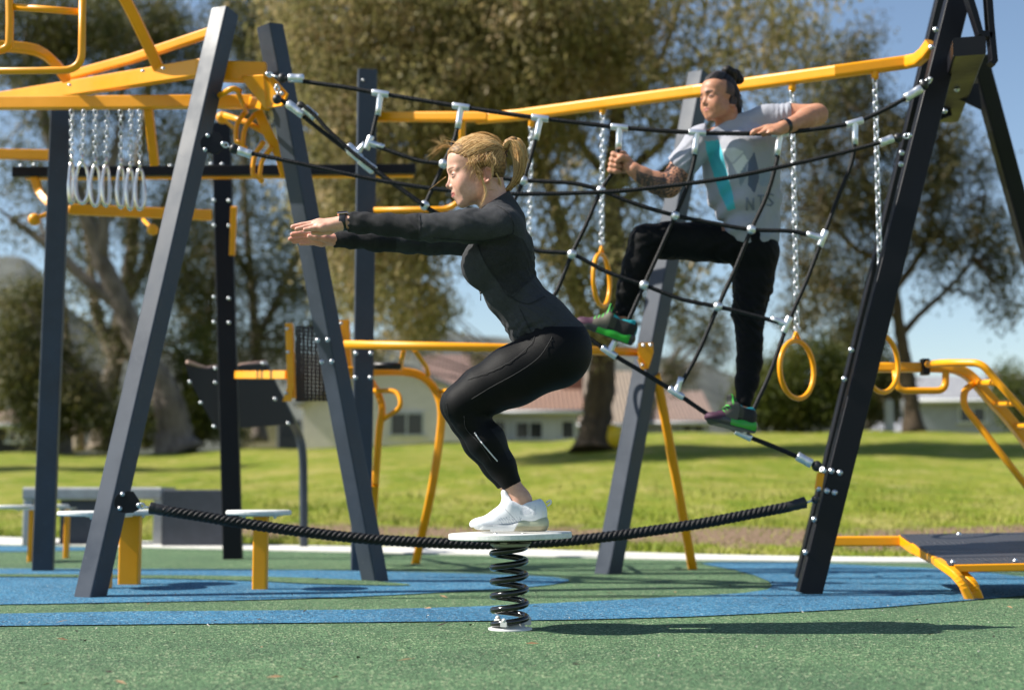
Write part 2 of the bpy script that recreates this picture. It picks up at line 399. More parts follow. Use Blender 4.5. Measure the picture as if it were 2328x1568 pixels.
# ---------------------------------------------------------------- hills far behind
def hill(name, outline, d, colr, depth=260):
    """ridge with real depth: profile rises over `depth` metres"""
    P = spline([U(x, y, d + depth * .5) for x, y in outline], 6); rows = []
    nr = 14; vs = []
    for k in range(nr):
        t = k / (nr - 1); y = d + depth * t; f = math.sin(math.pi * t * .5 / .5 if t < .5 else math.pi * t) if False else math.sin(math.pi * min(1, t) ) ** .8
        for p in P:
            zz = -2 + (p[2] + 2) * f + 2.5 * math.sin(p[0] * .11 + k * 1.7) * f * (1 if t != .5 else 0)
            vs.append((p[0] * (y / (d + depth * .5)), y, zz))
    n_ = len(P); q = [(r * n_ + i, r * n_ + i + 1, (r + 1) * n_ + i + 1, (r + 1) * n_ + i) for r in range(nr - 1) for i in range(n_ - 1)]
    m = mat(name + '_scrub', colr, .95); v = coords(m)
    lk(m, ramp(m, noise(m, v, .05, 6, .75).outputs['Fac'], [(.35, tuple(c * .6 for c in colr)), (.65, tuple(c * 1.5 for c in colr))]).outputs['Color'], P_(m).inputs['Base Color'])
    tag(link(name, fast_mesh(name, vs, q), m), kind='structure')
hill('hills', [(-500, 570), (-200, 590), (14, 606), (90, 640), (200, 740), (350, 800), (500, 810), (800, 800), (950, 755), (1050, 775), (1150, 790), (1260, 780), (1400, 800), (1500, 815), (1600, 840), (1700, 880), (1900, 900), (2200, 960), (2800, 1000)], 420, (.075, .08, .065), 500)

# ---------------------------------------------------------------- houses
def wallmat(name, c, sc=3):
    m = mat(name, c, .9); v = coords(m)
    lk(m, ramp(m, noise(m, v, sc, 5, .7).outputs['Fac'], [(.3, tuple(x * .88 for x in c)), (.7, tuple(min(1, x * 1.08) for x in c))]).outputs['Color'], P_(m).inputs['Base Color']); return m
def tilemat(name, c):
    m = mat(name, c, .8); v = coords(m)
    wv = nd(m, 'ShaderNodeTexWave', wave_type='BANDS', bands_direction='X'); wv.inputs['Scale'].default_value = 1.6; wv.inputs['Distortion'].default_value = .5; lk(m, v, wv.inputs['Vector'])
    n_ = noise(m, v, 2.5, 5, .8)
    c1 = ramp(m, wv.outputs['Fac'], [(0, tuple(x * .62 for x in c)), (1, tuple(x * 1.15 for x in c))]); c2 = ramp(m, n_.outputs['Fac'], [(.3, (.75, .75, .78)), (.7, (1.15, 1.1, 1.05))])
    lk(m, mix(m, 1.0, c1.outputs['Color'], c2.outputs['Color'], 'MULTIPLY'), P_(m).inputs['Base Color']); bump(m, wv.outputs['Fac'], .8, .05); return m
M['glass'] = mat('window_glass', (.02, .025, .03), .08)
M['frame_w'] = mat('window_frame_paint', (.55, .56, .57), .6)
def window(house, x0, x1, y_top, y_bot, d, panes=2):
    f = MB(); g_ = MB(); a = V(x0, y_top, d); b = V(x1, y_bot, d)
    w_, h_ = b.x - a.x, a.z - b.z; t = .09
    f.box(((a.x + b.x) / 2, d - .03, a.z), (w_ + t, .12, t)); f.box(((a.x + b.x) / 2, d - .06, b.z), (w_ + .25, .2, t))
    for k in range(panes + 1): f.box((a.x + w_ * k / panes, d - .025, (a.z + b.z) / 2), (t * .8, .11, h_ - t - .004))
    g_.box(((a.x + b.x) / 2, d - .005, (a.z + b.z) / 2), (w_ - .02, .03, h_ - .02))
    fo = f.build('window', M['frame_w'], house); g_.build('pane', M['glass'], fo)
def gable_house(label, x0, x1, ridge_x, y_eave, y_ridge, d, depth, wm, rm, wins, ridge='front', over=.35):
    """ridge 'front': gable end faces the lawn; 'side': ridge runs left-right"""
    A = V(x0, y_eave, d); B = V(x1, y_eave, d); zb = .4; t = .16
    h = empty('house', ((A.x + B.x) / 2, d, zb), label, 'house')
    w = MB(); r = MB()
    if ridge == 'front':
        R_ = V(ridge_x, y_ridge, d)
        w.prism([(A.x, d, zb), (B.x, d, zb), (B.x, d, A.z), (R_.x, d, R_.z), (A.x, d, A.z)], (0, depth, 0))
        for P1, P2 in ((A, R_), (B, R_)):
            e = (P1 - P2).normalized(); q = Vector(P1) + e * over; n_ = Vector((-e.z, 0, e.x)); n_ = n_ if n_.z > 0 else -n_
            o = n_ * .02
            r.prism([tuple(Vector((q.x, d - over, q.z)) + o), tuple(Vector((R_.x, d - over, R_.z)) + o), tuple(Vector((R_.x, d - over, R_.z)) + o + n_ * t), tuple(Vector((q.x, d - over, q.z)) + o + n_ * t)], (0, depth + 2 * over, 0))
    else:
        hz = A.z + (U(ridge_x, y_ridge, d + depth / 2)[2] - A.z)
        w.box(((A.x + B.x) / 2, d + depth / 2, (zb + A.z) / 2), (B.x - A.x, depth, A.z - zb))
        for s_ in (0, 1):
            y1 = d - over if s_ == 0 else d + depth + over; ym = d + depth / 2
            r.prism([(A.x - over, y1, A.z - .03), (A.x - over, ym, hz), (A.x - over, ym, hz + t), (A.x - over, y1, A.z + t - .03)], (B.x - A.x + 2 * over, 0, 0))
        for xx in (A.x + .02, B.x - .17):
            w.prism([(xx, d + .02, A.z), (xx, d + depth - .02, A.z), (xx, d + depth / 2, hz - .03)], (.15, 0, 0))
        gt = MB(); gt.tube([(A.x - over, d - over - .08, A.z), (B.x + over, d - over - .08, A.z)], .09, 8); gt.build('gutter', M['frame_w'], h)
    w.build('wall', wm, h); ro = r.build('roof', rm, h)
    for wn in wins: window(h, *wn)
    return h, ro
wh = wallmat('white_render', (.80, .73, .68)); gr = wallmat('grey_render', (.34, .35, .38)); be = wallmat('beige_render', (.5, .43, .34))
terra = tilemat('terracotta_tiles', (.27, .16, .11)); brown = tilemat('brown_tiles', (.30, .22, .16)); slate = tilemat('pale_grey_tiles', (.33, .34, .36)); redb = tilemat('dull_red_tiles', (.20, .125, .10))
gable_house('white gabled house with a dark double window, seen under the curved yellow frame', 690, 1105, 893, 918, 826, 58, 9, wh, slate, [(888, 962, 938, 990, 58.0, 2), (1058, 1100, 950, 1000, 58.0, 1)])
gable_house('dull red tiled roof house behind the white gable, left of the squatting woman', 965, 1190, 1080, 905, 812, 74, 10, be, redb, [], 'side')
h_, ro = gable_house('low house with an orange terracotta roof and white walls under the woman\'s thigh', 1108, 1312, 1210, 938, 893, 60, 6, wallmat('cool_white_render', (.50, .51, .54)), terra, [(1172, 1234, 958, 998, 60.0, 2), (1276, 1306, 955, 998, 60.0, 1), (1122, 1150, 955, 998, 60.0, 1)], 'side')
c = MB(); c.box(tuple(V(1300, 880, 63.5)), (1.0, .8, 2.6)); c.build('chimney', wallmat('brick_red', (.22, .09, .06)), ro)
gable_house('wide house with a large tan tiled roof behind the big tree trunk', 1290, 1445, 1370, 968, 850, 70, 12, gr, tilemat('tan_tiles', (.30, .24, .18)), [], 'side')
gable_house('house with a faded pinkish brown roof between the grey post and the standing man\'s foot', 1465, 1612, 1540, 962, 895, 72, 10, gr, tilemat('pink_brown_tiles', (.27, .19, .15)), [(1550, 1600, 966, 982, 72.0, 2)], 'side')
gable_house('grey house with a pale grey roof and a wide garage door at the right edge', 2085, 2420, 2240, 912, 862, 62, 9, wallmat('lilac_grey_render', (.33, .34, .40)), slate, [(2180, 2240, 925, 960, 62.0, 2)], 'side')
gable_house('dark low shed with a pale beam on the far left beneath the gum trees', -120, 84, 0, 968, 940, 56, 5, wallmat('dark_boards', (.03, .03, .035)), brown, [(20, 62, 975, 1005, 56.0, 2)], 'side')
# beige garden wall and dark gate beside the white house
o = MB(); a, b_ = V(548, 968, 55), V(628, 968, 55); o.box(((a.x + b_.x) / 2, 55.15, .5 + a.z / 2), (b_.x - a.x, .3, a.z - .2)); o.box(((a.x + b_.x) / 2, 55.15, a.z + .62), (b_.x - a.x + .1, .42, .1))
tag(o.build('garden_wall', be), 'beige garden wall glimpsed below the hanging black board', 'wall')
o = MB(); a, b_ = V(632, 975, 55.5), V(684, 975, 55.5)
for k in range(9): o.box((a.x + (b_.x - a.x) * (k + .5) / 9, 55.6, (a.z + .6) / 2 + .1), ((b_.x - a.x) / 9 * .9, .05, a.z - .1))
o.box(((a.x + b_.x) / 2, 55.66, a.z - .2), (b_.x - a.x, .06, .12)); tag(o.build('garden_gate', wallmat('navy_boards', (.03, .04, .07))), 'dark boarded garden gate between the beige wall and the white house', 'gate')
# pale bollards on the right of the lawn
for i, (x, lb) in enumerate([(2022, 'pale grey timber bollard standing clear left of the right-hand tree trunk'), (2060, 'pale grey timber bollard half hidden by the right-hand tree trunk')]):
    p = V(x, 980, 46); t_ = V(x, 915, 46); o = MB(); o.bar([(p.x, 46, .8), (p.x, 46, t_.z)], .26, .26, (0, 1, 0)); o.lathe((p.x, 46, t_.z), (0, 0, 1), [(.13, 0), (.15, .03), (.15, .07), (.0, .12)], 12)
    tag(o.build('bollard', wallmat('grey_timber%d' % i, (.42, .44, .46))), lb, 'bollard', 'pale bollards at the edge of the lawn')
# yellow ball by the trunk
p = GT(1393, 1022); o = MB(); o.ball((p[0], p[1], p[2] + .28), .29, 20)
o.tube([(p[0] + .295 * math.cos(a), p[1] + .295 * math.sin(a), p[2] + .28) for a in np.linspace(0, 6.28, 25)[:-1]], .012, 6, closed=True)
tag(o.build('ball', mat('bright_yellow_rubber', (.75, .5, .02), .5)), 'big yellow ball lying on the grass against the base of the large tree', 'ball')
# ================================================================= TREES
def leafmat(name, cols, trans=.35):
    m = mat(name, cols[1], .55, spec=.3)
    v = coords(m); n = noise(m, v, .9, 4, .8); n2 = noise(m, v, 14, 2, .8)
    r = ramp(m, n.outputs['Fac'], [(.33, cols[0]), (.5, cols[1]), (.66, cols[2])])
    r2 = ramp(m, n2.outputs['Fac'], [(.3, (.6, .65, .6)), (.5, (1, 1, 1)), (.7, (1.5, 1.35, 1.25))])
    c = mix(m, 1.0, r.outputs['Color'], r2.outputs['Color'], 'MULTIPLY'); lk(m, c, P_(m).inputs['Base Color'])
    t = nd(m, 'ShaderNodeBsdfTranslucent'); lk(m, c, t.inputs['Color']); ms = nd(m, 'ShaderNodeMixShader'); ms.inputs[0].default_value = trans
    out = m.node_tree.nodes['Material Output']; lk(m, P_(m).outputs[0], ms.inputs[1]); lk(m, t.outputs[0], ms.inputs[2]); lk(m, ms.outputs[0], out.inputs['Surface'])
    return m
L_olive = leafmat('gum_leaves_olive', [(.12, .125, .045), (.27, .24, .10), (.50, .37, .23)], .5)
L_dark = leafmat('gum_leaves_dark', [(.034, .045, .014), (.10, .105, .03), (.22, .18, .07)], .3)
L_green = leafmat('bush_leaves_green', [(.030, .048, .008), (.075, .095, .014), (.150, .150, .030)], .35)
L_right = leafmat('tree_leaves_brown_green', [(.035, .042, .012), (.080, .075, .024), (.16, .115, .05)], .3)
def bark(name, a, b):
    m = mat(name, a, .9); v = coords(m, (1, 1, .25)); n = noise(m, v, 3.0, 6, .75)
    lk(m, ramp(m, n.outputs['Fac'], [(.35, a), (.62, b)]).outputs['Color'], P_(m).inputs['Base Color']); bump(m, n.outputs['Fac'], .7, .04); return m
B_brown = bark('rough_brown_bark', (.030, .020, .013), (.10, .068, .04)); B_gum = bark('pale_gum_bark', (.10, .075, .055), (.42, .34, .26)); B_grey = bark('grey_bark', (.07, .055, .045), (.22, .18, .15))
def leaves(blobs, d, thick, llen, lwid, droop=.6, clump=.28, per=26, dens=1.0, shift=0.0):
    """blobs: (px,py,rx,ry,weight) seen at distance d; clumps of leaf quads fill the crown's volume"""
    s = FPX / d; C = []
    for b in blobs:
        px, py, rx, ry, wgt = b[:5]; dd = b[5] if len(b) > 5 else shift
        area = math.pi * rx * ry / (s * s); n = int(area * 40.0 * wgt * dens)
        q = RNG.normal(0, 1, (n, 3)); q /= np.linalg.norm(q, axis=1)[:, None] + 1e-9; q *= (RNG.uniform(.12, 1, (n, 1)) ** .45)
        c0 = U(px, py, d + dd); C.append(np.stack([c0[0] + q[:, 0] * rx / s, d + dd + q[:, 1] * thick, c0[2] + q[:, 2] * ry / s], -1))
    C = np.concatenate(C); nz = np.sin(C[:, 0] * 2.9 + 1.3 * np.sin(C[:, 2] * 2.1)) + np.sin(C[:, 2] * 3.3 + C[:, 1] * 1.7) ; C = C[nz > RNG.uniform(-2.2, -.2, len(C))]
    n = len(C); P = np.repeat(C, per, 0) + RNG.normal(0, clump, (n * per, 3)) * np.array([1, 1, 1.15]); k = len(P)
    t = RNG.normal(0, 1, (k, 3)); t[:, 2] -= droop * 2.2; t /= np.linalg.norm(t, axis=1)[:, None]
    a = RNG.normal(0, 1, (k, 3)); bn = np.cross(t, a); bn /= np.linalg.norm(bn, axis=1)[:, None] + 1e-9
    L = (RNG.uniform(.7, 1.5, (k, 1)) * llen); W = (RNG.uniform(.8, 1.6, (k, 1)) * lwid)
    nn = np.cross(t, bn) * L * .12
    Vt = np.stack([P, P + t * L * .5 + bn * W * .5 + nn, P + t * L, P + t * L * .5 - bn * W * .5 + nn], 1).reshape(-1, 3)
    return Vt, np.arange(len(Vt)).reshape(-1, 4)
def tree(name, label, cat, blobs, d, thick, stems, bk, lm, llen=.16, lwid=.045, group=None, **kw):
    base = stems[0][0]; b = U(base[0], base[1], base[2] if len(base) > 2 else d)
    root = empty(name, tuple(b), label, cat, group)
    tr = MB()
    for st in stems:
        rad = st[-1]; P = []
        for p in st[:-1]:
            dd = p[2] if len(p) > 2 else d; P.append(U(p[0], p[1], dd))
        per = 6; S = spline(P, per); k = len(S)
        S = [s_ + RNG.normal(0, .005 * rad[0] / 10, 3) for s_ in S]
        rr = [max(.012, (rad[0] + (rad[1] - rad[0]) * (i / (k - 1)) ** .8) * d / FPX * (1 + .03 * math.sin(i * .9))) for i in range(k)]
        if st is stems[0]: rr[0] *= 1.5; rr[1] *= 1.28; rr[2] *= 1.14; rr[3] *= 1.06
        tr.tube(S, 1.0, 9, radii=rr)
    # twigs reaching into the foliage
    s = FPX / d
    for b_ in blobs:
        for _ in range(3):
            sx, sy = b_[0] + random.uniform(-.7, .7) * b_[2], b_[1] + random.uniform(-.7, .7) * b_[3]
            pz = U(sx, sy, d + random.uniform(-.7, .7) * thick)
            best = min(((p[0] - sx) ** 2 + (p[1] - sy) ** 2, p) for st in stems for p in st[1:-1])[1]
            q0 = U(best[0], best[1], best[2] if len(best) > 2 else d); mid = (q0 + pz) / 2 + RNG.normal(0, .3, 3) + np.array([0, 0, .25])
            S = spline([q0, mid, pz], 5); tr.tube(S, 1.0, 5, radii=[.055 * (1 - i / len(S)) + .012 for i in range(len(S))])
    tr.build('trunk', bk, root)
    Vt, Qd = leaves(blobs, d, thick, llen, lwid, **kw)
    link('crown', fast_mesh('crown', Vt, Qd, False), lm, root)
    return root
T1 = GT(1352, 1026)[1]
tree('gum_tree', 'huge olive and tan gum tree filling the upper middle, thick dark trunk', 'tree',
     [(720, 130, 90, 130, 1.35), (820, 90, 150, 150, 1.76), (1000, 80, 190, 140, 1.89), (1200, 110, 200, 170, 2.03), (1370, 60, 130, 150, 1.62), (780, 330, 120, 150, 1.62), (930, 330, 150, 130, 1.76), (1080, 280, 150, 110, 1.76), (1230, 270, 110, 90, 1.22),
      (790, 520, 100, 130, 1.62), (900, 520, 120, 110, 1.49), (880, 660, 120, 80, 1.35), (960, 700, 70, 60, 0.80), (1500, 110, 90, 120, 0.48), (1610, 70, 110, 90, 0.57), (1740, 70, 110, 80, 0.86), (1560, 230, 100, 70, 0.34), (1790, 150, 90, 70, 0.92),
      (1450, 260, 110, 100, 0.40), (1330, 480, 90, 90, 0.57), (1210, 450, 90, 60, 0.40), (1330, 620, 70, 100, 0.69), (1250, 600, 60, 90, 0.34), (1440, 500, 70, 70, 0.46), (1560, 520, 80, 70, 0.52), (1500, 650, 80, 70, 0.69), (1590, 690, 60, 60, 0.57), (1360, 700, 80, 60, 0.63), (1120, 180, 180, 150, 1.35),
      (1000, -60, 300, 90, 1.35), (1400, -90, 250, 80, 0.80)],
     T1, 4.2, [((1352, 1030), (1358, 930), (1372, 820), (1388, 700), (1396, 560), (1392, 430), (1404, 250), (1422, 80), (1440, -120), (40, 12)),
               ((1372, 800), (1322, 700), (1290, 600), (1272, 500), (1240, 400), (1180, 280), (1120, 120), (26, 7)),
               ((1394, 440), (1440, 380), (1500, 330), (1570, 240), (1640, 80), (16, 5)), ((1396, 470), (1470, 420), (1560, 340), (1640, 250), (13, 5)), ((1402, 260), (1480, 180), (1530, 60), (1560, -60), (13, 4)),
               ((1394, 400), (1330, 340), (1280, 200), (1260, 40), (16, 5)), ((1290, 600), (1200, 560), (1080, 480), (960, 420), (12, 4)), ((1240, 400), (1100, 340), (960, 240), (820, 150), (14, 4)), ((1410, 200), (1440, 120), (1470, -30), (9, 4)), ((1404, 250), (1360, 130), (1330, -40), (9, 4)),
               ((1480, 180), (1600, 140), (1760, 90), (10, 3)), ((1080, 480), (920, 560), (830, 640), (8, 3))],
     B_brown, L_olive, .15, .045, clump=.26, per=24, shift=-2.6)
T2 = GT(400, 1028)[1]
grp = 'tall gum trees standing on the left'
tree('gum_tree', 'leaning gum with a thick bare grey trunk, left of the first slanted post\'s foot', 'tree',
     [(60, 90, 110, 110, 1.5), (180, 60, 120, 90, 1.5), (120, 230, 110, 80, .8), (40, 380, 60, 80, .7), (280, 200, 70, 90, .7), (60, 520, 60, 60, .35), (130, 420, 60, 60, .5)], T2, 1.8,
     [((402, 1032), (392, 950), (368, 880), (330, 810), (280, 700), (230, 590), (180, 450), (110, 300), (60, 120), (44, 10)), ((280, 700), (200, 640), (110, 560), (30, 500), (18, 7)), ((230, 590), (240, 450), (270, 300), (280, 120), (18, 6))], B_grey, L_dark, .15, .05, grp, clump=.3, per=20)
tree('gum_tree', 'gum tree with slim cream and grey stems rising behind the seven hanging grips', 'tree',
     [(300, 60, 130, 90, 1.4), (400, 120, 90, 110, 1.3), (260, 340, 80, 60, .5), (330, 520, 80, 70, .8), (400, 330, 80, 90, 1.0), (180, 520, 60, 60, .7), (250, 440, 80, 60, .8), (420, 480, 70, 90, .9), (350, 640, 70, 80, .8), (420, 620, 50, 80, .9), (200, 640, 60, 70, .7), (270, 760, 80, 70, .7), (370, 780, 60, 60, .7)], T2 + 3, 1.8,
     [((232, 1026), (240, 930), (262, 820), (276, 700), (300, 560), (310, 420), (330, 260), (350, 80), (27, 7)), ((262, 820), (222, 720), (205, 600), (190, 450), (17, 6)), ((276, 700), (330, 600), (370, 480), (410, 330), (15, 5)), ((180, 1026), (176, 940), (165, 850), (150, 760), (140, 640), (14, 7))], B_gum, L_dark, .15, .05, grp, clump=.3, per=20)
tree('gum_tree', 'dark dense tree between the two slanted posts of the front frame', 'tree',
     [(560, 60, 100, 90, 1.3), (620, 200, 80, 110, 1.3), (640, 60, 80, 80, .8), (560, 300, 70, 90, .8), (600, 470, 80, 70, .6), (650, 590, 80, 100, .9), (560, 640, 60, 80, .8), (700, 690, 70, 70, .9), (480, 560, 70, 90, 1.0), (480, 720, 60, 80, 1.0), (440, 680, 60, 80, .9), (530, 800, 60, 60, .9), (640, 800, 60, 50, .7), (600, 760, 60, 60, .7), (500, 380, 60, 80, .7)], T2 + 6, 2.2,
     [((590, 1005), (588, 900), (580, 780), (572, 640), (560, 500), (556, 340), (570, 120), (15, 5)), ((580, 780), (640, 660), (690, 540), (720, 400), (11, 4)), ((572, 640), (520, 540), (480, 400), (10, 4)), ((450, 1010), (462, 900), (470, 760), (490, 600), (12, 5))], B_grey, L_dark, .15, .05, grp, clump=.3, per=20)
T3 = GT(2076, 981)[1]
tree('broadleaf_tree', 'round brownish green tree with a forked trunk, right of the black double post', 'tree',
     [(1890, 150, 60, 60, .9), (1960, 110, 40, 35, .8), (1930, 210, 80, 60, .9), (1830, 280, 70, 70, .7), (1950, 320, 90, 70, 1.1), (2040, 300, 70, 60, 1), (2130, 330, 60, 60, 1), (2190, 400, 60, 70, .9), (2080, 430, 90, 70, .9), (1970, 460, 90, 70, .9), (2200, 520, 80, 70, 1.0), (2110, 560, 80, 60, .7), (2260, 600, 50, 70, 1.0), (2010, 560, 80, 60, .6),
      (1880, 440, 70, 80, 1.1), (1840, 560, 70, 80, .7), (1900, 640, 70, 70, .8), (1830, 700, 60, 60, .8), (1950, 700, 60, 50, .8), (2275, 700, 28, 40, .9), (2150, 650, 50, 35, .5), (1760, 480, 40, 60, .5), (1790, 350, 60, 60, .7)],
     T3, 2.6, [((2078, 983), (2070, 900), (2058, 820), (2044, 740), (2030, 640), (2000, 520), (1960, 380), (1920, 220), (20, 6)), ((2046, 765), (2090, 715), (2150, 660), (2210, 590), (2230, 480), (9, 4)), ((2034, 660), (2100, 560), (2130, 430), (2140, 340), (9, 4)), ((2020, 600), (1940, 560), (1880, 480), (1840, 350), (10, 4)), ((2040, 720), (1960, 690), (1880, 640), (8, 3))],
     B_brown, L_right, .14, .055, clump=.24, per=26)
def bush(label, blobs, d, lm, group, **kw):
    b0 = max(blobs, key=lambda q: q[1] + q[3]); stems = [((b0[0], b0[1] + b0[3]), (b0[0], b0[1]), (b0[0] + 8, b0[1] - b0[3] * .6), (7, 3))]
    return tree('bush', label, 'bush', blobs, d, 1.4, stems, B_grey, lm, .11, .06, group, clump=.2, per=26, droop=.15, **kw)
tree('gum_tree', 'gum tree past the left edge, throwing the thin shadow band on the left lawn', 'tree', [(-900, 60, 260, 120, 3.2), (-700, 110, 200, 110, 3), (-1150, 120, 200, 120, 3), (-500, 160, 130, 90, 2.6)], GT(300, 1072)[1], 1.0, [((-840, 1090), (-835, 900), (-860, 600), (-900, 300), (-900, 100), (26, 8))], B_grey, L_dark, .15, .05, None, clump=.3, per=22)
gb = 'bushes at the far edge of the lawn'
bush('wide round green bush behind the yellow ring nearest the black double post', [(1745, 880, 80, 70, 2), (1840, 850, 80, 80, 2), (1720, 930, 70, 45, 2), (1850, 930, 90, 45, 2.2), (1920, 880, 60, 70, 2), (1780, 940, 60, 36, 2)], 47, L_green, gb)
bush('tall dark shrub at the foot of the right-hand tree', [(1985, 840, 60, 90, 2), (1975, 920, 60, 55, 2.2), (2030, 900, 40, 60, 1.6), (1940, 770, 70, 50, 1.4)], 49, L_dark, gb)
bush('small green bush in front of the grey house at the right edge', [(2290, 880, 34, 50, 1.8), (2315, 930, 36, 50, 1.6)], 57, L_green, gb)
bush('tall dark green shrub at the left edge under the gums', [(60, 720, 70, 90, 1.6), (40, 850, 80, 100, 1.8), (120, 880, 60, 110, 1.6), (90, 960, 60, 50, 1.4), (190, 900, 50, 90, 1.3), (250, 960, 50, 60, 1.2)], 44, L_dark, gb)
bush('yellowish green shrub beside the black hanging board', [(440, 800, 40, 80, 1.6), (460, 900, 60, 80, 1.8), (430, 970, 60, 45, 1.6), (520, 985, 50, 30, 1.2), (330, 940, 60, 80, 1.3)], 48, L_green, gb)
bush('sparse tree tops behind the white house, under the long yellow rail', [(960, 760, 50, 40, .9), (1010, 700, 50, 40, .6), (830, 800, 60, 40, 1.0), (1160, 880, 50, 30, .8), (1100, 830, 40, 30, .6)], 66, L_dark, gb)
bush('grey green tree top seen between the standing man\'s legs and the slanted post', [(1560, 760, 50, 50, .7), (1640, 800, 40, 40, .9), (1620, 740, 40, 40, .6), (1540, 850, 50, 40, .7), (1475, 905, 30, 40, .6)], 64, L_right, gb)
# ================================================================= EQUIPMENT
def bolts(parent, pts, d, r=.011, n=(0, -1, 0), name='bolt'):
    r = r * .88
    for (x, y) in pts:
        o = MB(); p = U(x, y, d); o.lathe(p, n, [(0, r * .75), (r * .55, r * .66), (r * .9, r * .35), (r, 0), (r * 1.25, -.001), (r * 1.3, -.004)][::-1], 12)
        o.build(name, M['zinc'], parent)
def ground_pt(x, y): return G(x, y)
def post(name, label, foot, top, d_foot, d_top, w, h, m_='post', up=(0, 1, 0), roll=None, group=None, cap=True):
    a = U(foot[0], foot[1], d_foot); a[2] = 0.0; b_ = U(top[0], top[1], d_top)
    r = empty(name, tuple(a), label, 'post', group); o = MB()
    upv = Vector(up)
    if roll is not None:
        ax = (Vector(b_) - Vector(a)).normalized(); upv = Matrix.Rotation(math.radians(roll), 3, ax) @ Vector(up)
    o.bar([a - (b_ - a) * .01, b_], w, h, upv, r=.008); o.build('tube', M[m_], r)
    if cap:
        ax = Vector(b_ - a).normalized(); o = MB(); o.bar([Vector(b_) + ax * .0005, Vector(b_) + ax * .006], w * .96, h * .96, upv, r=.008); o.build('end_cap', M[m_], r)
    return r, a, b_, upv
# ---- foot distances come from where each foot meets the ground
dL1 = G(205, 1357)[1]; dL2 = G(853, 1321)[1]; dP4 = G(1385, 1303)[1]; dP5 = G(1838, 1351)[1]; dP5b = G(1822, 1315)[1]
dP1 = G(98, 1297)[1]; dP2 = G(822, 1297)[1]; dP3 = G(530, 1270)[1]
FG = 'slanted steel posts of the climbing frames'
# front left leg: square tube turned 45 degrees-ish so that two faces show
L1, L1a, L1b, L1u = post('slanted_post', 'slanted post at the left leaning right, with the thick rope bolted low down', (205, 1357), (511, 30), dL1, dL1 + .55, .098, .098, 'post', (0, 1, 0), 62, FG)
L2, L2a, L2b, L2u = post('slanted_post', 'dark slanted post leaning left towards its twin, behind the outstretched hands', (853, 1321), (614, 62), dL2, dL1 + .72, .098, .098, 'post', (0, 1, 0), 52, FG)
P1, P1a, P1b, _ = post('upright_post', 'upright blue post on the far left beside the hanging grips', (98, 1297), (140, 240), dP1, dP1, .112, .112, 'post', (0, 1, 0), 12, 'upright steel posts behind')
P2, P2a, P2b, _ = post('upright_post', 'upright blue post just behind the woman\'s forearms, four bolts below the yellow rail', (820, 1297), (835, 165), dP2, dP2, .112, .112, 'post', (0, 1, 0), 8, 'upright steel posts behind')
P3, P3a, P3b, _ = post('upright_post', 'black upright post with paired bolts, between the two slanted front posts', (530, 1270), (503, 285), dP3, dP3 + .1, .125, .10, 'black_steel', (0, 1, 0), 6, 'upright steel posts behind')
P4, P4a, P4b, _ = post('slanted_post', 'sunlit grey slanted post behind the climbing man, yellow bracket bolted halfway', (1382, 1303), (1592, 172), dP4, dP4 + .2, .108, .108, 'post', (0, 1, 0), -44, FG)
bolts(P3, [(486, y) for y in (455, 512, 675, 732)] + [(520, y) for y in (456, 513, 678, 733)], dP3 - .056, .011)
bolts(P2, [(809, 803), (843, 803), (808, 858), (842, 858)], dP2 - .072, .012)
bolts(P2, [(825, 182)], dP2 - .072, .008)
bolts(L2, [(722, 773), (745, 772), (731, 822), (754, 821)], dL2 - .25, .0105)
# double leg at the right: front channel and the leg behind it
R = empty('double_post', tuple(G(1838, 1351)), 'black double post on the right carrying the rope ends, bolts down its channel', 'post', FG)
a5 = G(1838, 1351); b5 = U(2186, -40, dP5 + .05); o = MB(); o.bar([a5, b5], .104, .07, (0, 1, 0), r=.006); o.build('front_leg', M['black_steel'], R)
a6 = G(1827, 1315); b6 = U(2156, -40, dP5b - .35); o = MB(); o.bar([a6, b6], .085, .07, (0, 1, 0), r=.006); o.build('rear_leg', M['black_steel'], R)
def on5(t): return Vector(a5) + (Vector(b5) - Vector(a5)) * t
bolts(R, [(1903, 1076), (1886, 1073), (1895, 1116), (1912, 1118)][:0], dP5 - .04)
for (x, y) in [(1891, 1070), (1910, 1074), (1881, 1115), (1898, 1119)]: bolts(R, [(x, y)], dP5 - .033, .012)
for (x, y) in [(2128, 67), (2118, 107), (2098, 187), (2051, 347), (2049, 373), (1936, 795), (1920, 861), (1870, 1070), (1862, 1110), (1852, 1180), (1832, 1255)]:
    bolts(R, [(x, y)], dP5 - .028, .0115)
o = MB(); o.bar([U(1866, 1075, dP5 - .02), U(1860, 1112, dP5 - .02)], .03, .02, (0, 1, 0)); o.build('spacer', M['yellow'], R)
# back brace of the right frame with gusset and cross beam
o = MB(); o.bar([U(2222, 130, dP5 + .9), U(2400, 780, dP5 + 1.4)], .088, .08, (0, 1, 0)); o.build('brace', M['black_steel'], R)
o = MB(); o.bar([U(2204, 105, dP5 - .35), U(2196, 128, dP5 + .25), U(2150, 262, dP5 + 1.15)][::2], .135, .08, (0, 0, 1)); o.build('cross_beam', M['black_steel'], R)
o = MB(); o.prism([U(2160, 195, dP5 + .55), U(2225, 190, dP5 + .55), U(2232, 250, dP5 + .55), U(2180, 225, dP5 + .55)], (0, .01, 0))
o.prism([U(2130, 250, dP5 + .8), U(2160, 245, dP5 + .8), U(2165, 262, dP5 + .8), U(2130, 276, dP5 + .8)], (0, .01, 0)); o.build('gusset', M['black_steel'], R)
bolts(R, [(2205, 142), (2176, 203), (2148, 252)], dP5 + .3, .012)
o = MB()
outer = [(2188, -30), (2290, -30), (2258, 60), (2262, 140), (2256, 152), (2248, 120), (2200, 108)]
dB = dP5 - .1
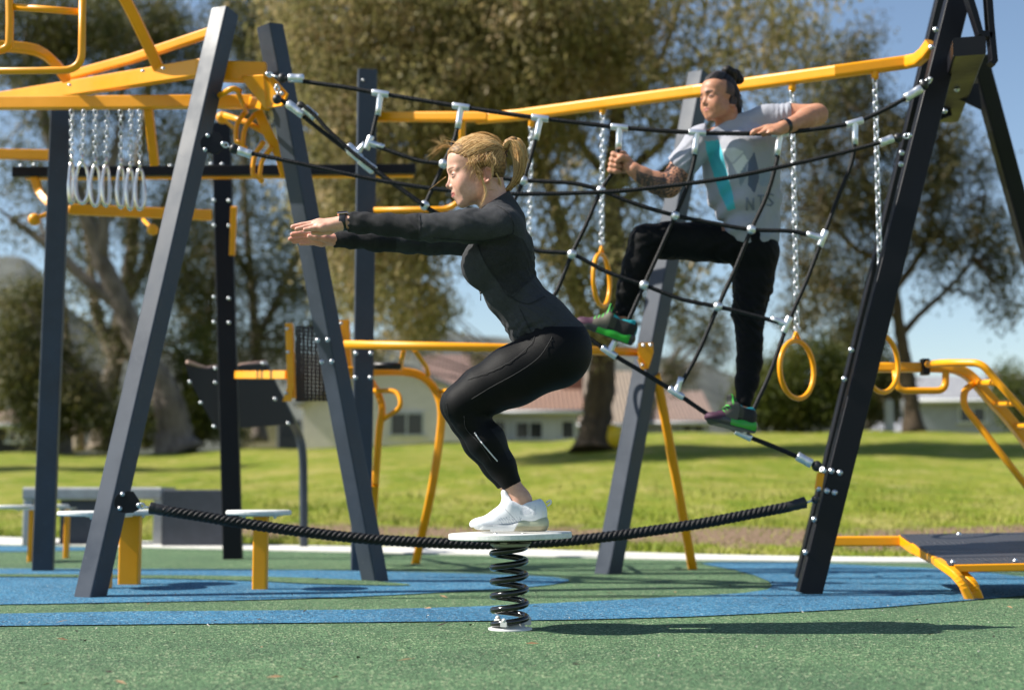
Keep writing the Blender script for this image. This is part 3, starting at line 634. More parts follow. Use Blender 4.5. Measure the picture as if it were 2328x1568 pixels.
o.bar(UP([(2190, -40, dB), (2212, 30, dB), (2226, 78, dB), (2252, 84, dB)]), .03, .05, (0, 1, 0)); o.bar(UP([(2243, -40, dB), (2250, 60, dB), (2258, 140, dB), (2252, 148, dB)]), .03, .05, (0, 1, 0))
o.build('top_board', M['black_steel'], R)
# --------------------------------------------------- yellow header between the front left legs
dH = dL1 + .45
hd = empty('yellow_header', tuple(U(570, 170, dH)), 'yellow box header joining the tops of the two front slanted posts', 'beam')
o = MB(); o.bar(UP([(500, 163, dH + .16), (604, 166, dH + .16)]), .06, .095, (0, 0, 1)); o.build('beam', M['yellow'], hd)
o = MB(); o.prism(UP([(545, 176, dH + .15), (598, 172, dH - .1), (640, 225, dH - .1), (603, 248, dH + .2)]), (0, .01, .008)); o.prism(UP([(598, 168, dH - .12), (612, 168, dH - .12), (652, 212, dH - .12), (640, 240, dH - .12), (604, 246, dH + .1)]), (0.008, .012, 0)); o.build('bracket', M['yellow'], hd)
bolts(hd, [(612, 170), (640, 212)], dH - .14, .009)
# --------------------------------------------------- left yellow frame: beams, hoop, arches
yf = empty('overhead_yellow_frame', tuple(U(300, 220, dH + .6)), 'yellow overhead frame of beams, arches and a rounded hoop at upper left', 'climbing frame')
o = MB(); o.bar(UP([(14, 226, dH + 1.25), (452, 156, dH + .2), (500, 149, dH + .14)]), .05, .083, (0, 0, 1), r=.006); o.bar(UP([(14, 226, dH + 1.25), (-120, 247, dH + 1.6)]), .05, .083, (0, 0, 1), r=.006); o.build('main_beam', M['yellow'], yf)
o = MB(); o.bar(UP([(-100, 236, dH + .75), (470, 232, dH + .5), (575, 232, dH + .45)]), .05, .066, (0, 0, 1), r=.006); o.bar(UP([(575, 232, dH + .45), (604, 240, dH + .3)]), .05, .05, (0, 0, 1)); o.build('grip_beam', M['yellow'], yf)
o = MB(); o.bar(UP([(160, 172, dH + .9), (300, 134, dH + .6), (520, 60, dH + .2)]), .035, .05, (0, 0, 1), r=.01); o.build('diagonal_rail', M['yellow'], yf)
o = MB(); o.bar(UP([(262, -40, dH + .1), (296, 20, dH + .2), (335, 100, dH + .3), (362, 158, dH + .4)], 4), .055, .05, (0, 1, 0), r=.01); o.build('arch', M['yellow'], yf)
o = MB(); o.bar(UP([(-60, 104, dH + .2), (40, 108, dH + .3), (90, 118, dH + .4), (125, 145, dH + .55), (150, 178, dH + .7)], 5), .05, .05, (0, 1, 0), r=.012); o.build('arch', M['yellow'], yf)
o = MB(); dq = dH - .5
o.tube(fillet(UP([(-200, 163, dq), (186, 160, dq), (188, -60, dq)]),   .085, 8), .0165, 12); o.tube(UP([(30, 16, dq + .02), (186, 28, dq + .02)]), .0155, 10); o.tube(UP([(21, -30, dq + .02), (22, 70, dq), (14, 110, dq), (-40, 118, dq)], 5), .018, 10); o.build('hoop', M['yellow'], yf)
bolts(yf, [(158, 193), (325, 161), (371, 155)], dH + .1, .009, (0, 0, 1))
o = MB(); o.bar(UP([(337, 245, dH + .6), (352, 375, dH + .75)]), .045, .045, (0, 1, 0), r=.01); o.build('hanger', M['yellow'], yf)
# --------------------------------------------------- seven hanging grips (chain + handle), each its own thing
def link_chain(mb, top, bot, ll=.036, r=.0032, w=.0095):
    a, b_ = Vector(top), Vector(bot); n = max(2, round((b_ - a).length / (ll * .74))); ax = (b_ - a).normalized()
    s1 = ax.orthogonal().normalized()
    for i in range(n):
        c = a + (b_ - a) * ((i + .5) / n); q = Matrix.Rotation(math.pi / 2 * (i % 2) + .35, 3, ax) @ s1
        P = []
        for t in np.linspace(0, 2 * math.pi, 13)[:-1]:
            ct, st = math.cos(t), math.sin(t); P.append(c + q * (w * ct) + ax * ((ll / 2 - w) * (1 if st > 0 else -1) + w * st))
        mb.tube(P, r, 6, closed=True)
    return mb
dG = dH + .55
grips = [(163, 352, 6, 'edge on, hidden partly by the post'), (187, 352, 17, 'widest loop'), (217, 358, 12.5, 'rounded loop'), (241, 358, 9, 'narrow loop'), (275, 362, 9.5, 'narrow loop'), (296, 366, 9, 'slim loop'), (318, 366, 11.5, 'tall loop')]
gl = ['metal hanging grip nearest the upright blue post, seen edge on', 'metal hanging grip with the widest open loop', 'metal hanging grip with a rounded loop, third from the blue post', 'narrow metal hanging grip, fourth from the blue post, before the gap',
      'metal hanging grip just right of the gap in the row', 'slim metal hanging grip, second from the slanted post', 'metal hanging grip nearest the slanted post, last of the row']
for (x, y, hw, _), lb in zip(grips, gl):
    xt = x + {163: 0, 187: 4, 217: 0, 241: 3, 275: -1, 296: 2, 318: 0}[x]
    r = empty('hanging_grip', tuple(U(xt, 252, dG)), lb, 'hanging grip', 'metal grips hanging on chains from the yellow beam')
    o = link_chain(MB(), U(xt, 252, dG), U(x, y, dG)); o.build('chain', M['zinc'], r)
    o = MB(); L = []
    for t in np.linspace(0, 2 * math.pi, 25)[:-1]:
        yy = y + 64 - 46 * math.cos(t); L.append(U(x + hw * math.sin(t) * (0.75 + .25 * (yy - y) / 110), yy, dG + .028 * math.cos(t * 1) * 0 + .022 * math.sin(t) * (1 - hw / 20)))
    o.tube(L, .0085, 8, closed=True, radii=[1 + .35 * (math.cos(t) < .2) for t in np.linspace(0, 2 * math.pi, 25)[:-1]])
    o.tube([U(x, y - 2, dG), U(x, y + 20, dG)], .007, 8); o.build('handle', M['ringmetal'], r)
# black beam and yellow rail behind
dK = dP1 + .55
bb = empty('black_crossbar', tuple(U(490, 390, dK)), 'long black horizontal bar crossing behind the posts above the knobs', 'beam')
o = MB(); o.bar(UP([(30, 392, dK), (945, 385, dK + .1)]), .05, .062, (0, 0, 1), r=.006); o.build('bar', M['black_steel'], bb); bolts(bb, [(48, 376), (78, 374), (160, 374), (480, 372), (505, 372), (388, 376)], dK, .011, (0, 0, 1))
yr = empty('yellow_knob_rail', tuple(U(330, 485, dP1 + .3)), 'yellow rail with round knob handles behind the left slanted post', 'climbing frame')
dr = dP1 + .35
o = MB(); o.bar(UP([(-40, 350, dr), (120, 353, dr)]), .04, .06, (0, 0, 1)); o.bar(UP([(160, 476, dr), (390, 486, dr + .1), (480, 490, dr + .2)]), .04, .062, (0, 0, 1)); o.bar(UP([(78, 404, dK + .02), (92, 440, dK), (124, 470, dK - .1), (165, 478, dr)], 4), .045, .05, (0, 1, 0))
o.bar(UP([(60, 405, dK + .1), (940, 399, dK + .15)]), .05, .022, (0, 0, 1)); o.bar(UP([(532, 470, dK), (528, 580, dK + .1)]), .035, .03, (0, 1, 0)); o.build('rail', M['yellow'], yr)
for (x, y, x2, y2, rr) in [(78, 499, 125, 478, .036), (347, 522, 326, 500, .034), (505, 268, 530, 290, .036)]:
    o = MB(); o.ball(U(x, y, dr - .3), rr, 18); o.tube(UP([(x, y, dr - .3), (x2, y2, dr)]), .012, 10); o.build('knob', M['yellow'], yr)
# cluster of yellow grips under the header
yg = empty('curved_yellow_grips', tuple(U(580, 300, dH + .3)), 'pair of curved yellow double grips hanging below the header bracket', 'climbing frame')
dg = dH + .5
for (x0, y0_, x1, y1) in [(558, 254, 537, 318), (580, 260, 552, 330), (600, 322, 575, 395), (618, 335, 590, 405)]:
    o = MB(); o.tube(spline([U(x0, y0_, dg), U((x0 + x1) / 2 - 8, (y0_ + y1) / 2 - 4, dg), U(x1, y1, dg), U(x1 + 8, y1 + 8, dg)], 5), .0125, 10); o.build('grip', M['yellow'], yg)
o = MB(); o.tube(UP([(510, 262, dg + .1), (560, 278, dg + .05), (600, 300, dg)]), .016, 10); o.bar(UP([(588, 255, dg), (608, 300, dg), (634, 350, dg + .05), (650, 400, dg + .1)], 4), .05, .045, (0, 1, 0)); o.tube(UP([(537, 318, dg), (552, 332, dg)]), .012, 8); o.tube(UP([(575, 395, dg), (592, 408, dg)]), .012, 8)
o.tube(fillet(UP([(498, 218, dH), (530, 200, dH - .05), (545, 208, dH)]), .03), .014, 8); o.tube(UP([(540, 206, dH), (560, 255, dg)]), .012, 8); o.build('arm', M['yellow'], yg)
# --------------------------------------------------- swing ring beam and rings
rb = empty('ring_beam', tuple(U(1300, 240, 7.2)), 'long yellow beam rising to the right with rings hung below it', 'beam')
dR0, dR1, dR2 = dP2 + .1, 7.35, dP5 + .18
kR = (dR1 + .45)
path = UP([(848, 266, dR0), (1110, 266, kR)]) 
o = MB(); o.bar(path, .05, .056, (0, 0, 1), r=.012); o.build('far_beam', M['yellow'], rb)
o = MB(); P = UP([(1086, 270, kR + .05), (1180, 262, kR - .12), (1320, 243, 7.45), (1580, 208, 7.05), (1900, 164, 6.55), (2060, 142, dR2 + .12), (2086, 136, dR2 + .05), (2102, 122, dR2), (2118, 100, dR2 - .04)])
o.bar(P, .05, .062, (0, 0, 1), r=.014); o.build('near_beam', M['yellow'], rb)
o = MB(); o.bar(UP([(1052, 275, kR), (1046, 420, kR + .05)]), .035, .03, (0, 1, 0), r=.01); o.tube(fillet(UP([(850, 478, kR + .1), (1020, 476, kR + .1), (1052, 452, kR + .05), (1050, 400, kR)]), .1, 7), .017, 12); o.build('drop_rail', M['yellow'], rb)
def bd(x): return float(np.interp(x, [1086, 1320, 1580, 1900, 2060], [kR + .05, 7.45, 7.05, 6.55, dR2 + .12]))
rings = [(1208, 277, 1203, 610, 20, 56, 'yellow swing ring hidden behind the woman\'s back, leftmost chain'), (1370, 247, 1368, 572, 24.5, 65, 'narrow-looking yellow swing ring seen almost edge on, over the man\'s raised foot'), (1801, 194, 1812, 768, 52, 72, 'yellow swing ring hanging clear in front of the round green bush'), (1989, 166, 2004, 754, 54, 72, 'yellow swing ring partly hidden behind the black double post')]
for (xt, yt, xb, yb, rx, ry, lb) in rings:
    d = bd(xt); r = empty('swing_ring', tuple(U(xt, yt, d)), lb, 'swing ring', 'yellow rings hanging on chains from the long beam')
    o = MB(); o.lathe(U(xt, yt - 4, d), (0, 0, -1), [(.018, 0), (.018, .03), (.012, .042), (0, .044)], 12); o.build('mount', M['yellow'], r)
    o = link_chain(MB(), U(xt, yt + 12, d), U(xb, yb - 16, d), .040, .0042, .0115); o.tube([U(xb, yb - 20, d) + np.array([.014 * math.cos(t), 0, .014 * math.sin(t)]) for t in np.linspace(0, 6.28, 13)[:-1]], .004, 6, closed=True); o.build('chain', M['zinc'], r)
    R_ = ry * d / FPX; ang = math.acos(min(1, rx / ry)); c = U(xb, yb + ry, d); ux = np.array([math.cos(ang), math.sin(ang), 0])
    o = MB(); o.tube([c + ux * (R_ - .012) * math.cos(t) + np.array([0, 0, (R_ - .012) * math.sin(t)]) for t in np.linspace(0, 2 * math.pi, 49)[:-1]], .0125, 12, closed=True)
    o.tube([c + np.array([0, 0, R_ - .018]) - ux * .03, c + np.array([0, 0, R_ + .025]) - ux * .004, c + np.array([0, 0, R_ + .025]) + ux * .004, c + np.array([0, 0, R_ - .018]) + ux * .03], .009, 8); o.build('ring', M['yellow'], r)
# --------------------------------------------------- long yellow rail, arcs and legs in the middle
mr = empty('yellow_parallel_bars', tuple(U(1100, 790, 8.0)), 'yellow rails and arched legs running behind the woman\'s thighs to the sunlit post', 'climbing frame')
dM = dP4 - .02
o = MB(); o.tube(UP([(782, 783, 7.6), (1120, 790, 7.6), (1476, 801, dM - .02)]), .0235, 14); o.build('long_rail', M['yellow'], mr)
o = MB(); o.prism(UP([(1452, 779, dM - .10), (1484, 778, dM - .10), (1486, 800, dM - .10), (1474, 838, dM - .10), (1464, 820, dM - .10), (1450, 800, dM - .10)]), (0, .008, 0)); o.prism(UP([(1450, 800, dM - .09), (1478, 800, dM - .09), (1472, 838, dM - .09), (1462, 838, dM - .09)]), (.0, .06, 0)); o.bar(UP([(1452, 815, dM - .1), (1463, 840, dM - .1)]), .016, .012, (0, 1, 0)); o.build('bracket', M['yellow'], mr)
bolts(mr, [(1463, 785), (1479, 784), (1460, 829)], dM - .105, .0095)
o = MB(); da = 8.6
o.bar(UP([(780, 843, 8.2), (850, 844, 8.3), (920, 845, 8.45), (960, 856, 8.5), (988, 884, da), (1003, 925, da), (1001, 985, da), (980, 1120, da), (945, 1279, G(945, 1280)[1])], 4), .05, .048, (0, 1, 0), r=.014); o.build('arched_leg', M['yellow'], mr)
o = MB(); o.bar(UP([(853, 1100, 8.3), (862, 980, 8.3), (869, 930, 8.3), (860, 895, 8.35), (846, 870, 8.4)], 4), .042, .045, (0, 1, 0), r=.012); o.bar([U(853, 1100, 8.3), U(842, 1282, G(842, 1282)[1])], .042, .045, (0, 1, 0)); o.build('arched_leg', M['yellow'], mr)
o = MB(); o.tube(fillet(UP([(848, 888, 8.3), (905, 888, 8.25), (914, 925, 8.2), (868, 955, 8.3)]), .07, 7), .0145, 10); o.build('handle_loop', M['yellow'], mr)
o = MB(); o.tube(UP([(918, 795, 7.7), (910, 838, 8.35)]), .014, 10); o.tube(UP([(942, 795, 7.7), (970, 834, 8.4), (974, 852, 8.45)]), .014, 10); o.tube(UP([(1000, 890, da), (1044, 887, da - .2), (1100, 886, da - .3)]), .014, 10); o.build('stay', M['yellow'], mr)
o = MB(); o.tube(UP([(850, 831, 8.1), (905, 832, 8.1)]), .021, 12); o.ball(U(905, 832, 8.1), .021, 12); o.build('grip_sleeve', M['rubber_black'], mr)
o = MB(); o.bar([U(1490, 850, dP4 + .08), U(1503, 905, dP4 + .15), G(1575, 1293)], .05, .06, (0, 1, 0), r=.014); o.build('rear_leg', M['yellow'], mr)
# bracket and perforated panel left of the second post
pp = empty('perforated_panel', tuple(U(705, 830, 8.2)), 'black perforated panel held in yellow plates behind the dark slanted post', 'panel')
dpp = 8.15
o = MB(); o.bar(UP([(658, 736, dpp), (664, 905, dpp)]), .04, .07, (0, 1, 0)); o.bar(UP([(662, 905, dpp - .03), (645, 905, dpp - .03), (660, 868, dpp - .03)][:2]), .012, .012, (0, 0, 1)); o.prism(UP([(658, 866, dpp - .05), (668, 868, dpp - .05), (662, 912, dpp - .05), (642, 912, dpp - .05)]), (0, .01, 0))
o.bar(UP([(783, 728, dpp + .3), (790, 860, dpp + .3)]), .06, .05, (0, 1, 0)); o.bar(UP([(540, 852, dP3 - .1), (655, 852, dpp + .02)]), .04, .05, (0, 0, 1)); o.build('yellow_plate', M['yellow'], pp)
bolts(pp, [(652, 747), (654, 800), (650, 893), (775, 735)], dpp - .055, .009)
m = mat('perforated_sheet', (.014, .014, .016), .45, .3); v = coords(m, (1, 1, 1)); vo = nd(m, 'ShaderNodeTexVoronoi'); vo.inputs['Scale'].default_value = 46; vo.inputs['Randomness'].default_value = 0; lk(m, v, vo.inputs['Vector'])
rp = ramp(m, vo.outputs['Distance'], [(.30, (0, 0, 0)), (.36, (1, 1, 1))]); lk(m, rp.outputs['Color'], P_(m).inputs['Alpha']); M['perf'] = m
o = MB(); o.prism(UP([(672, 740, dpp + .05), (790, 742, dpp + .35), (790, 912, dpp + .35), (672, 912, dpp + .05)]), (0, .006, 0)); o.build('sheet', M['perf'], pp)
# black board with bent pipe stand
bd_ = empty('black_board', tuple(G(690, 1245)), 'black angular board with edge bolts on a bent grey pipe stand', 'board')
db = 9.9
bdp = lambda x: db + (x - 540) * .0022
o = MB(); o.prism([U(x, y, bdp(x)) for x, y in [(420, 826), (470, 838), (492, 834), (604, 826), (645, 905), (672, 963), (560, 972), (490, 975), (462, 925), (430, 862)]], (0, .02, 0)); o.build('panel', mat('matt_black_board', (.006, .006, .008), .5), bd_)
o = MB(); o.tube(UP([(425, 822, db - .31), (470, 837, db - .11), (492, 833, db - .01)]), .012, 8); o.tube(UP([(544, 830, db + .1), (604, 823, db + .3)]), .012, 8); o.build('edge_trim', mat('worn_copper_trim', (.5, .32, .25), .5), bd_)
bolts(bd_, [(431, 868), (456, 915), (486, 969), (489, 837), (489, 869), (597, 826), (625, 907), (655, 962)], db - .29, .011)
P = [U(598, 828, db + .25), U(620, 875, db + .4), U(652, 935, db + .6), U(676, 980, G(690, 1245)[1] - .1), U(688, 1030, G(690, 1245)[1]), U(690, 1120, G(690, 1245)[1]), G(691, 1245)]
o = MB(); o.tube(spline(P, 5), .033, 14); o.build('pipe_stand', M['post'], bd_)
# --------------------------------------------------- stepping stools
def stool(label, lx, ly, lw, x0, x1, yt, thick=.022, tilt=0):
    g = G(lx, ly); d = g[1]; r = empty('step_stool', tuple(g), label, 'step stool', 'white topped yellow step stools'); s = FPX / d
    top = U((x0 + x1) / 2, yt, d); rad = (x1 - x0) / 2 / s
    o = MB(); o.bar([(g[0], d, -.02), (g[0], d, top[2] - thick - .004)], lw / s, .06, (0, 1, 0), r=.008); o.build('leg', M['yellow'], r)
    o = MB(); o.lathe((top[0], d, top[2] - thick), (0.012 * tilt, 0, 1), [(0, 0), (rad - .006, 0), (rad, .006), (rad, thick - .006), (rad - .006, thick), (0, thick)], 36, False); o.build('top', M['white_plate'], r)
    o = MB(); o.box((g[0], d, top[2] - thick - .003), (min(rad * 1.2, .18), .12, .006))
    for k in (-1, 1): o.ball((g[0] + k * min(rad * .5, .07), d - .045, top[2] - thick - .008), .008, 8)
    o.build('mounting_plate', M['zinc'], r); return r
stool('step stool half cut off by the left picture edge, before the concrete bench', 69, 1276, 10, -40, 77, 1148)
stool('step stool hidden mostly behind the left slanted post, slim leg', 244, 1338, 16, 134, 300, 1161)
stool('step stool with the broadest yellow leg, right beside the left slanted post', 294, 1329, 46, 222, 372, 1158, tilt=0)
stool('step stool standing alone in front of the black upright post', 591, 1340, 32, 515, 662, 1159)
stool('small far step stool top peeping right of the upright blue post', 150, 1268, 9, 108, 157, 1146)
# --------------------------------------------------- concrete benches
def rough_conc(name, c):
    m = mat(name, c, .85); v = coords(m); lk(m, ramp(m, noise(m, v, 9, 6, .75).outputs['Fac'], [(.3, tuple(x * .8 for x in c)), (.7, tuple(x * 1.15 for x in c))]).outputs['Color'], P_(m).inputs['Base Color']); bump(m, noise(m, v, 90, 3).outputs['Fac'], .4, .003); return m
gc = rough_conc('light_grey_concrete', (.36, .36, .36)); dc = rough_conc('shade_dark_concrete', (.055, .06, .075))  # dark tone puts the block seat's shade into its colour; infill shares it
dBn = G(60, 1240)[1]; a = U(52, 1107, dBn); b_ = U(366, 1110, dBn); zt = a[2]
r = empty('concrete_bench', ((a[0] + b_[0]) / 2, dBn, 0), 'long pale concrete bench on slab legs with a dark recess, at far left', 'bench')
o = MB(); o.bar([(a[0], dBn + .25, zt - .05), (b_[0], dBn + .25, zt - .05)], .5, .1, (0, 0, 1), r=.02); o.build('seat_slab', gc, r)
for x in (59, 356):
    p = U(x, 1200, dBn); o = MB(); o.bar([(p[0], dBn + .25, 0), (p[0], dBn + .25, zt - .102)], .075, .46, (0, 1, 0), r=.01); o.build('leg', gc, r)
p0, p1 = U(128, 1200, dBn)[0], U(228, 1200, dBn)[0]; o = MB(); o.box(((p0 + p1) / 2, dBn + .27, (zt - .1) / 2 - .002), (p1 - p0, .36, zt - .106)); o.build('infill_block', dc, r)
a = U(366, 1112, dBn - .3); b_ = U(506, 1112, dBn - .3)
r = empty('concrete_block_seat', ((a[0] + b_[0]) / 2, dBn - .3, 0), 'dark solid concrete block seat butting the right end of the pale bench', 'bench')
o = MB(); o.bar([(a[0] + .01, dBn - .02, zt / 2 - .01), (b_[0], dBn - .02, zt / 2 - .01)], .5, zt - .02, (0, 0, 1), r=.012); o.build('block', dc, r)
# --------------------------------------------------- sit-up board at the right
sb = empty('sit_up_bench', tuple(G(2205, 1361)), 'low black sit-up board on a bent yellow frame at the right edge', 'exercise bench')
ds = G(2205, 1361)[1]; q = [(2046, 1213.5, ds + .85), (2420, 1208, ds + .85), (2420, 1277, ds + .02), (2157, 1281.5, ds + .02)]
m = mat('studded_black_board', (.045, .045, .05), .42); v = coords(m); vo = nd(m, 'ShaderNodeTexVoronoi'); vo.inputs['Scale'].default_value = 38; vo.inputs['Randomness'].default_value = .15; lk(m, v, vo.inputs['Vector']); bump(m, ramp(m, vo.outputs['Distance'], [(.2, (1, 1, 1)), (.34, (0, 0, 0))]).outputs['Color'], .9, .006)
o = MB(); pts4 = [Vector(U(*p)) for p in q]; nv = (pts4[1] - pts4[0]).cross(pts4[2] - pts4[0]).normalized(); nv = nv if nv.z > 0 else -nv; o.prism(pts4, tuple(-nv * .014)); o.build('board', m, sb, bevel=.003)
bolts(sb, [(2166, 1275), (2308, 1272), (2180, 1212)], ds + .05, .010, tuple(nv))
o = MB(); o.bar(UP([(1876, 1230, ds + .9), (2062, 1229, ds + .86)]), .04, .048, (0, 0, 1), r=.008); o.bar(UP([(2052, 1227, ds + .87), (2084, 1250, ds + .62)]), .04, .05, (0, 0, 1), r=.008)
o.bar(fillet(UP([(2080, 1246, ds + .62), (2168, 1290, ds + .12), (2210, 1330, ds - .0), (2222, 1362, ds + .0)]), .12, 6), .04, .05, (0, 0, 1), r=.008)
o.bar(fillet(UP([(2100, 1252, ds + .60), (2140, 1282, ds + .08), (2180, 1310, ds - .04), (2205, 1364, ds - .04)]), .14, 6), .04, .034, (0, 0, 1), r=.008)
o.bar(UP([(2168, 1291, ds + .03), (2430, 1286, ds + .03)]), .035, .032, (0, 0, 1), r=.006); o.build('frame', M['yellow'], sb)
o = MB(); o.bar(UP([(1888, 1200, ds + .92), (1872, 1270, ds + .92)]), .05, .012, (0, 1, 0)); o.build('mounting_plate', M['yellow'], sb); bolts(sb, [(1891, 1196), (1872, 1273)], ds + .9, .010)
# --------------------------------------------------- yellow ladder at the right
yl = empty('yellow_ladder', tuple(U(2120, 840, 7.4)), 'yellow arched ladder with a hand loop coming down at the right edge', 'climbing frame')
dl = 7.3
o = MB(); o.bar(UP([(1950, 836, dl + .1), (2060, 835, dl + .05), (2150, 836, dl), (2185, 843, dl), (2212, 862, dl), (2250, 905, dl - .02), (2300, 960, dl - .05), (2400, 1090, dl - .1)], 4), .05, .075, (0, 1, 0), r=.012); o.build('main_rail', M['yellow'], yl)
o = MB(); o.tube(fillet(UP([(2110, 828, dl - .1), (2150, 824, dl - .35), (2232, 825, dl - .5), (2262, 862, dl - .5), (2400, 1015, dl - .6)]), .12, 7), .018, 12); o.build('side_rail', M['yellow'], yl)
o = MB(); o.tube(fillet(UP([(2035, 842, dl - .05), (2040, 888, dl - .06), (2150, 888, dl - .06), (2150, 842, dl - .05)]), .085, 8), .018, 12); o.build('hand_loop', M['yellow'], yl)
o = MB(); o.tube(fillet(UP([(2218, 868, dl), (2192, 888, dl - .1), (2190, 922, dl - .12), (2240, 985, dl - .15), (2400, 1190, dl - .2)]), .1, 7), .018, 12); o.build('lower_rail', M['yellow'], yl)
for (x0, y_, x1, y2) in [(2222, 871, 2264, 869), (2262, 918, 2306, 916), (2306, 968, 2350, 966)]:
    o = MB(); o.tube(UP([(x0, y_, dl), (x1, y2, dl - .5)]), .017, 10); o.build('rung', M['yellow'], yl)
o = MB(); o.bar(UP([(2095, 834, dl - .01), (2110, 834, dl - .01)]), .062, .085, (0, 0, 1)); o.build('clamp', M['black_steel'], yl)
# --------------------------------------------------- spring board under the woman
DW = float(G(1157, 1430)[1])
sp = empty('spring_board', tuple(G(1157, 1430)), 'round white springy platform on a black coil spring under the woman\'s shoes', 'spring platform')
c0 = G(1157, 1430); s_ = FPX / DW
ztop = U(1160, 1210, DW)[2]; rad = .203
xc = U(1160, 1210, DW)[0]
o = MB(); tl = Vector((-.018, 0, 1)).normalized(); o.lathe((xc, DW, ztop - .020), tl, [(0, 0), (rad - .003, 0), (rad, .003), (rad, .017), (rad - .003, .020), (0, .020)], 72, False); o.build('top_disc', M['white_plate'], sp)
o = MB(); o.lathe((xc - .006, DW, ztop - .0275), tl, [(0, 0), (.118, 0), (.122, .007), (0, .0072)], 40, False); o.build('under_plate', M['black_steel'], sp)
H0, H1 = .012, ztop - .038; turns = 5.75; n = int(turns * 32); r_ = .0545
P = []
for i in range(n + 1):
    t = i / n; a = 2 * math.pi * turns * t + 2.6; hh = H0 + (H1 - H0) * t; P.append((xc - .003 * 1 + r_ * math.cos(a) - .004 * (t - .5), DW + r_ * math.sin(a), hh))
o = MB(); o.tube(P, .0106, 14); o.build('coil_spring', M['spring'], sp)
for zz, k in ((.016, 0), (ztop - .034, 1)):
    o = MB()
    if k: o.lathe((xc, DW, zz - .018), (0, 0, 1), [(0, 0), (.05, 0), (.066, .012), (.066, .018), (0, .018)], 28)
    else: o.lathe((xc, DW, 0), (0, 0, 1), [(.072, 0), (.072, .005), (.05, .007), (.045, .022), (.02, .024), (0, .024)], 28)
    for q_ in range(3 + k):
        a = q_ * 2.1 - 1.9; o.bar([(xc + .03 * math.cos(a), DW + .03 * math.sin(a), zz + .006), (xc + .068 * math.cos(a), DW + .068 * math.sin(a), zz + .006)], .022, .016, (0, 0, 1)); o.ball((xc + .062 * math.cos(a), DW + .062 * math.sin(a), zz + .017), .008, 8)
    o.build('clamp', mat('worn_white_bracket' if not k else 'grimy_bracket', (.6, .6, .58) if not k else (.30, .31, .26), .5, .2), sp)
for (x, y) in [(1128, 1210), (1190, 1211)]:
    o = MB(); o.lathe((U(x, y, DW - .13)[0], DW - .13, ztop - .001), (0, 0, 1), [(.009, 0), (.008, .003), (0, .004)], 10); o.build('bolt', M['zinc'], sp)
# ================================================================= ROPES
def rope_mesh(mb, pts, r, lay=.055, strands=4, depth=.13, step=.006, n=16):
    """laid rope: lobed section that turns along its length"""
    P = spline(pts, 10); P = [Vector(p) for p in P]; L = [0]
    for i in range(1, len(P)): L.append(L[-1] + (P[i] - P[i - 1]).length)
    tot = L[-1]; m = max(4, int(tot / step)); out = []; j = 0
    for i in range(m + 1):
        s = tot * i / m
        while j < len(L) - 2 and L[j + 1] < s: j += 1
        f = (s - L[j]) / max(1e-9, L[j + 1] - L[j]); out.append(P[j].lerp(P[j + 1], min(1, f)))
    sec = [(r * (1 - depth + depth * abs(math.cos(strands * a / 2)) ** .7 * 1.6) * math.cos(a), r * (1 - depth + depth * abs(math.cos(strands * a / 2)) ** .7 * 1.6) * math.sin(a)) for a in [2 * math.pi * k / n for k in range(n)]]
    tw = [2 * math.pi * (tot * i / m) / (lay * strands / 2) for i in range(m + 1)]
    mb.sweep(out, sec, None, True, True, None, False, tw); return mb
def ferrule(mb, a, b_, r):
    a, b_ = Vector(a), Vector(b_); L = (b_ - a).length
    mb.lathe(a, b_ - a, [(0, 0), (r * .92, 0), (r, .003), (r, L * .30), (r * .96, L * .36), (r * .96, L * .64), (r, L * .70), (r, L - .003), (r * .92, L), (0, L)], 18)
def hook(parent, a, b_, name='eye_bolt', r=.0045):
    o = MB(); a, b_ = Vector(a), Vector(b_); ax = (b_ - a).normalized(); s = ax.cross(Vector((0, 1, 0))).normalized(); c = a + ax * .004
    o.tube([c + ax * (.012 * math.cos(t)) + s * (.010 * math.sin(t)) for t in np.linspace(0, 6.28, 13)[:-1]], r, 8, closed=True); o.tube([a + ax * .012, b_], r, 8); o.ball(a - ax * .008, .011, 10)
    o.build(name, M['zinc'], parent)
def ballend(parent, a, r=.021):
    o = MB(); o.ball(a, r, 18, squash=1.05); o.build('ball_end', M['rubber_black'], parent)
dN0, dN1 = dH - .16, dP5 - .06
def nd_(x): return float(np.interp(x, [600, 2080], [dN0, dN1]))
def NP(x, y, k=0.0): return U(x, y, nd_(x) + k)
net = empty('climbing_net', tuple(NP(1400, 560)), 'black rope climbing net with silver joiners strung between the left and right frames', 'climbing net')
RR = .0098
def strand(name, pts, k=0.0, r=RR, **kw):
    o = MB(); rope_mesh(o, [NP(x, y, k) for x, y in pts], r, .03, 3, .10, .009, 10); return o.build(name, M['rope'], net)
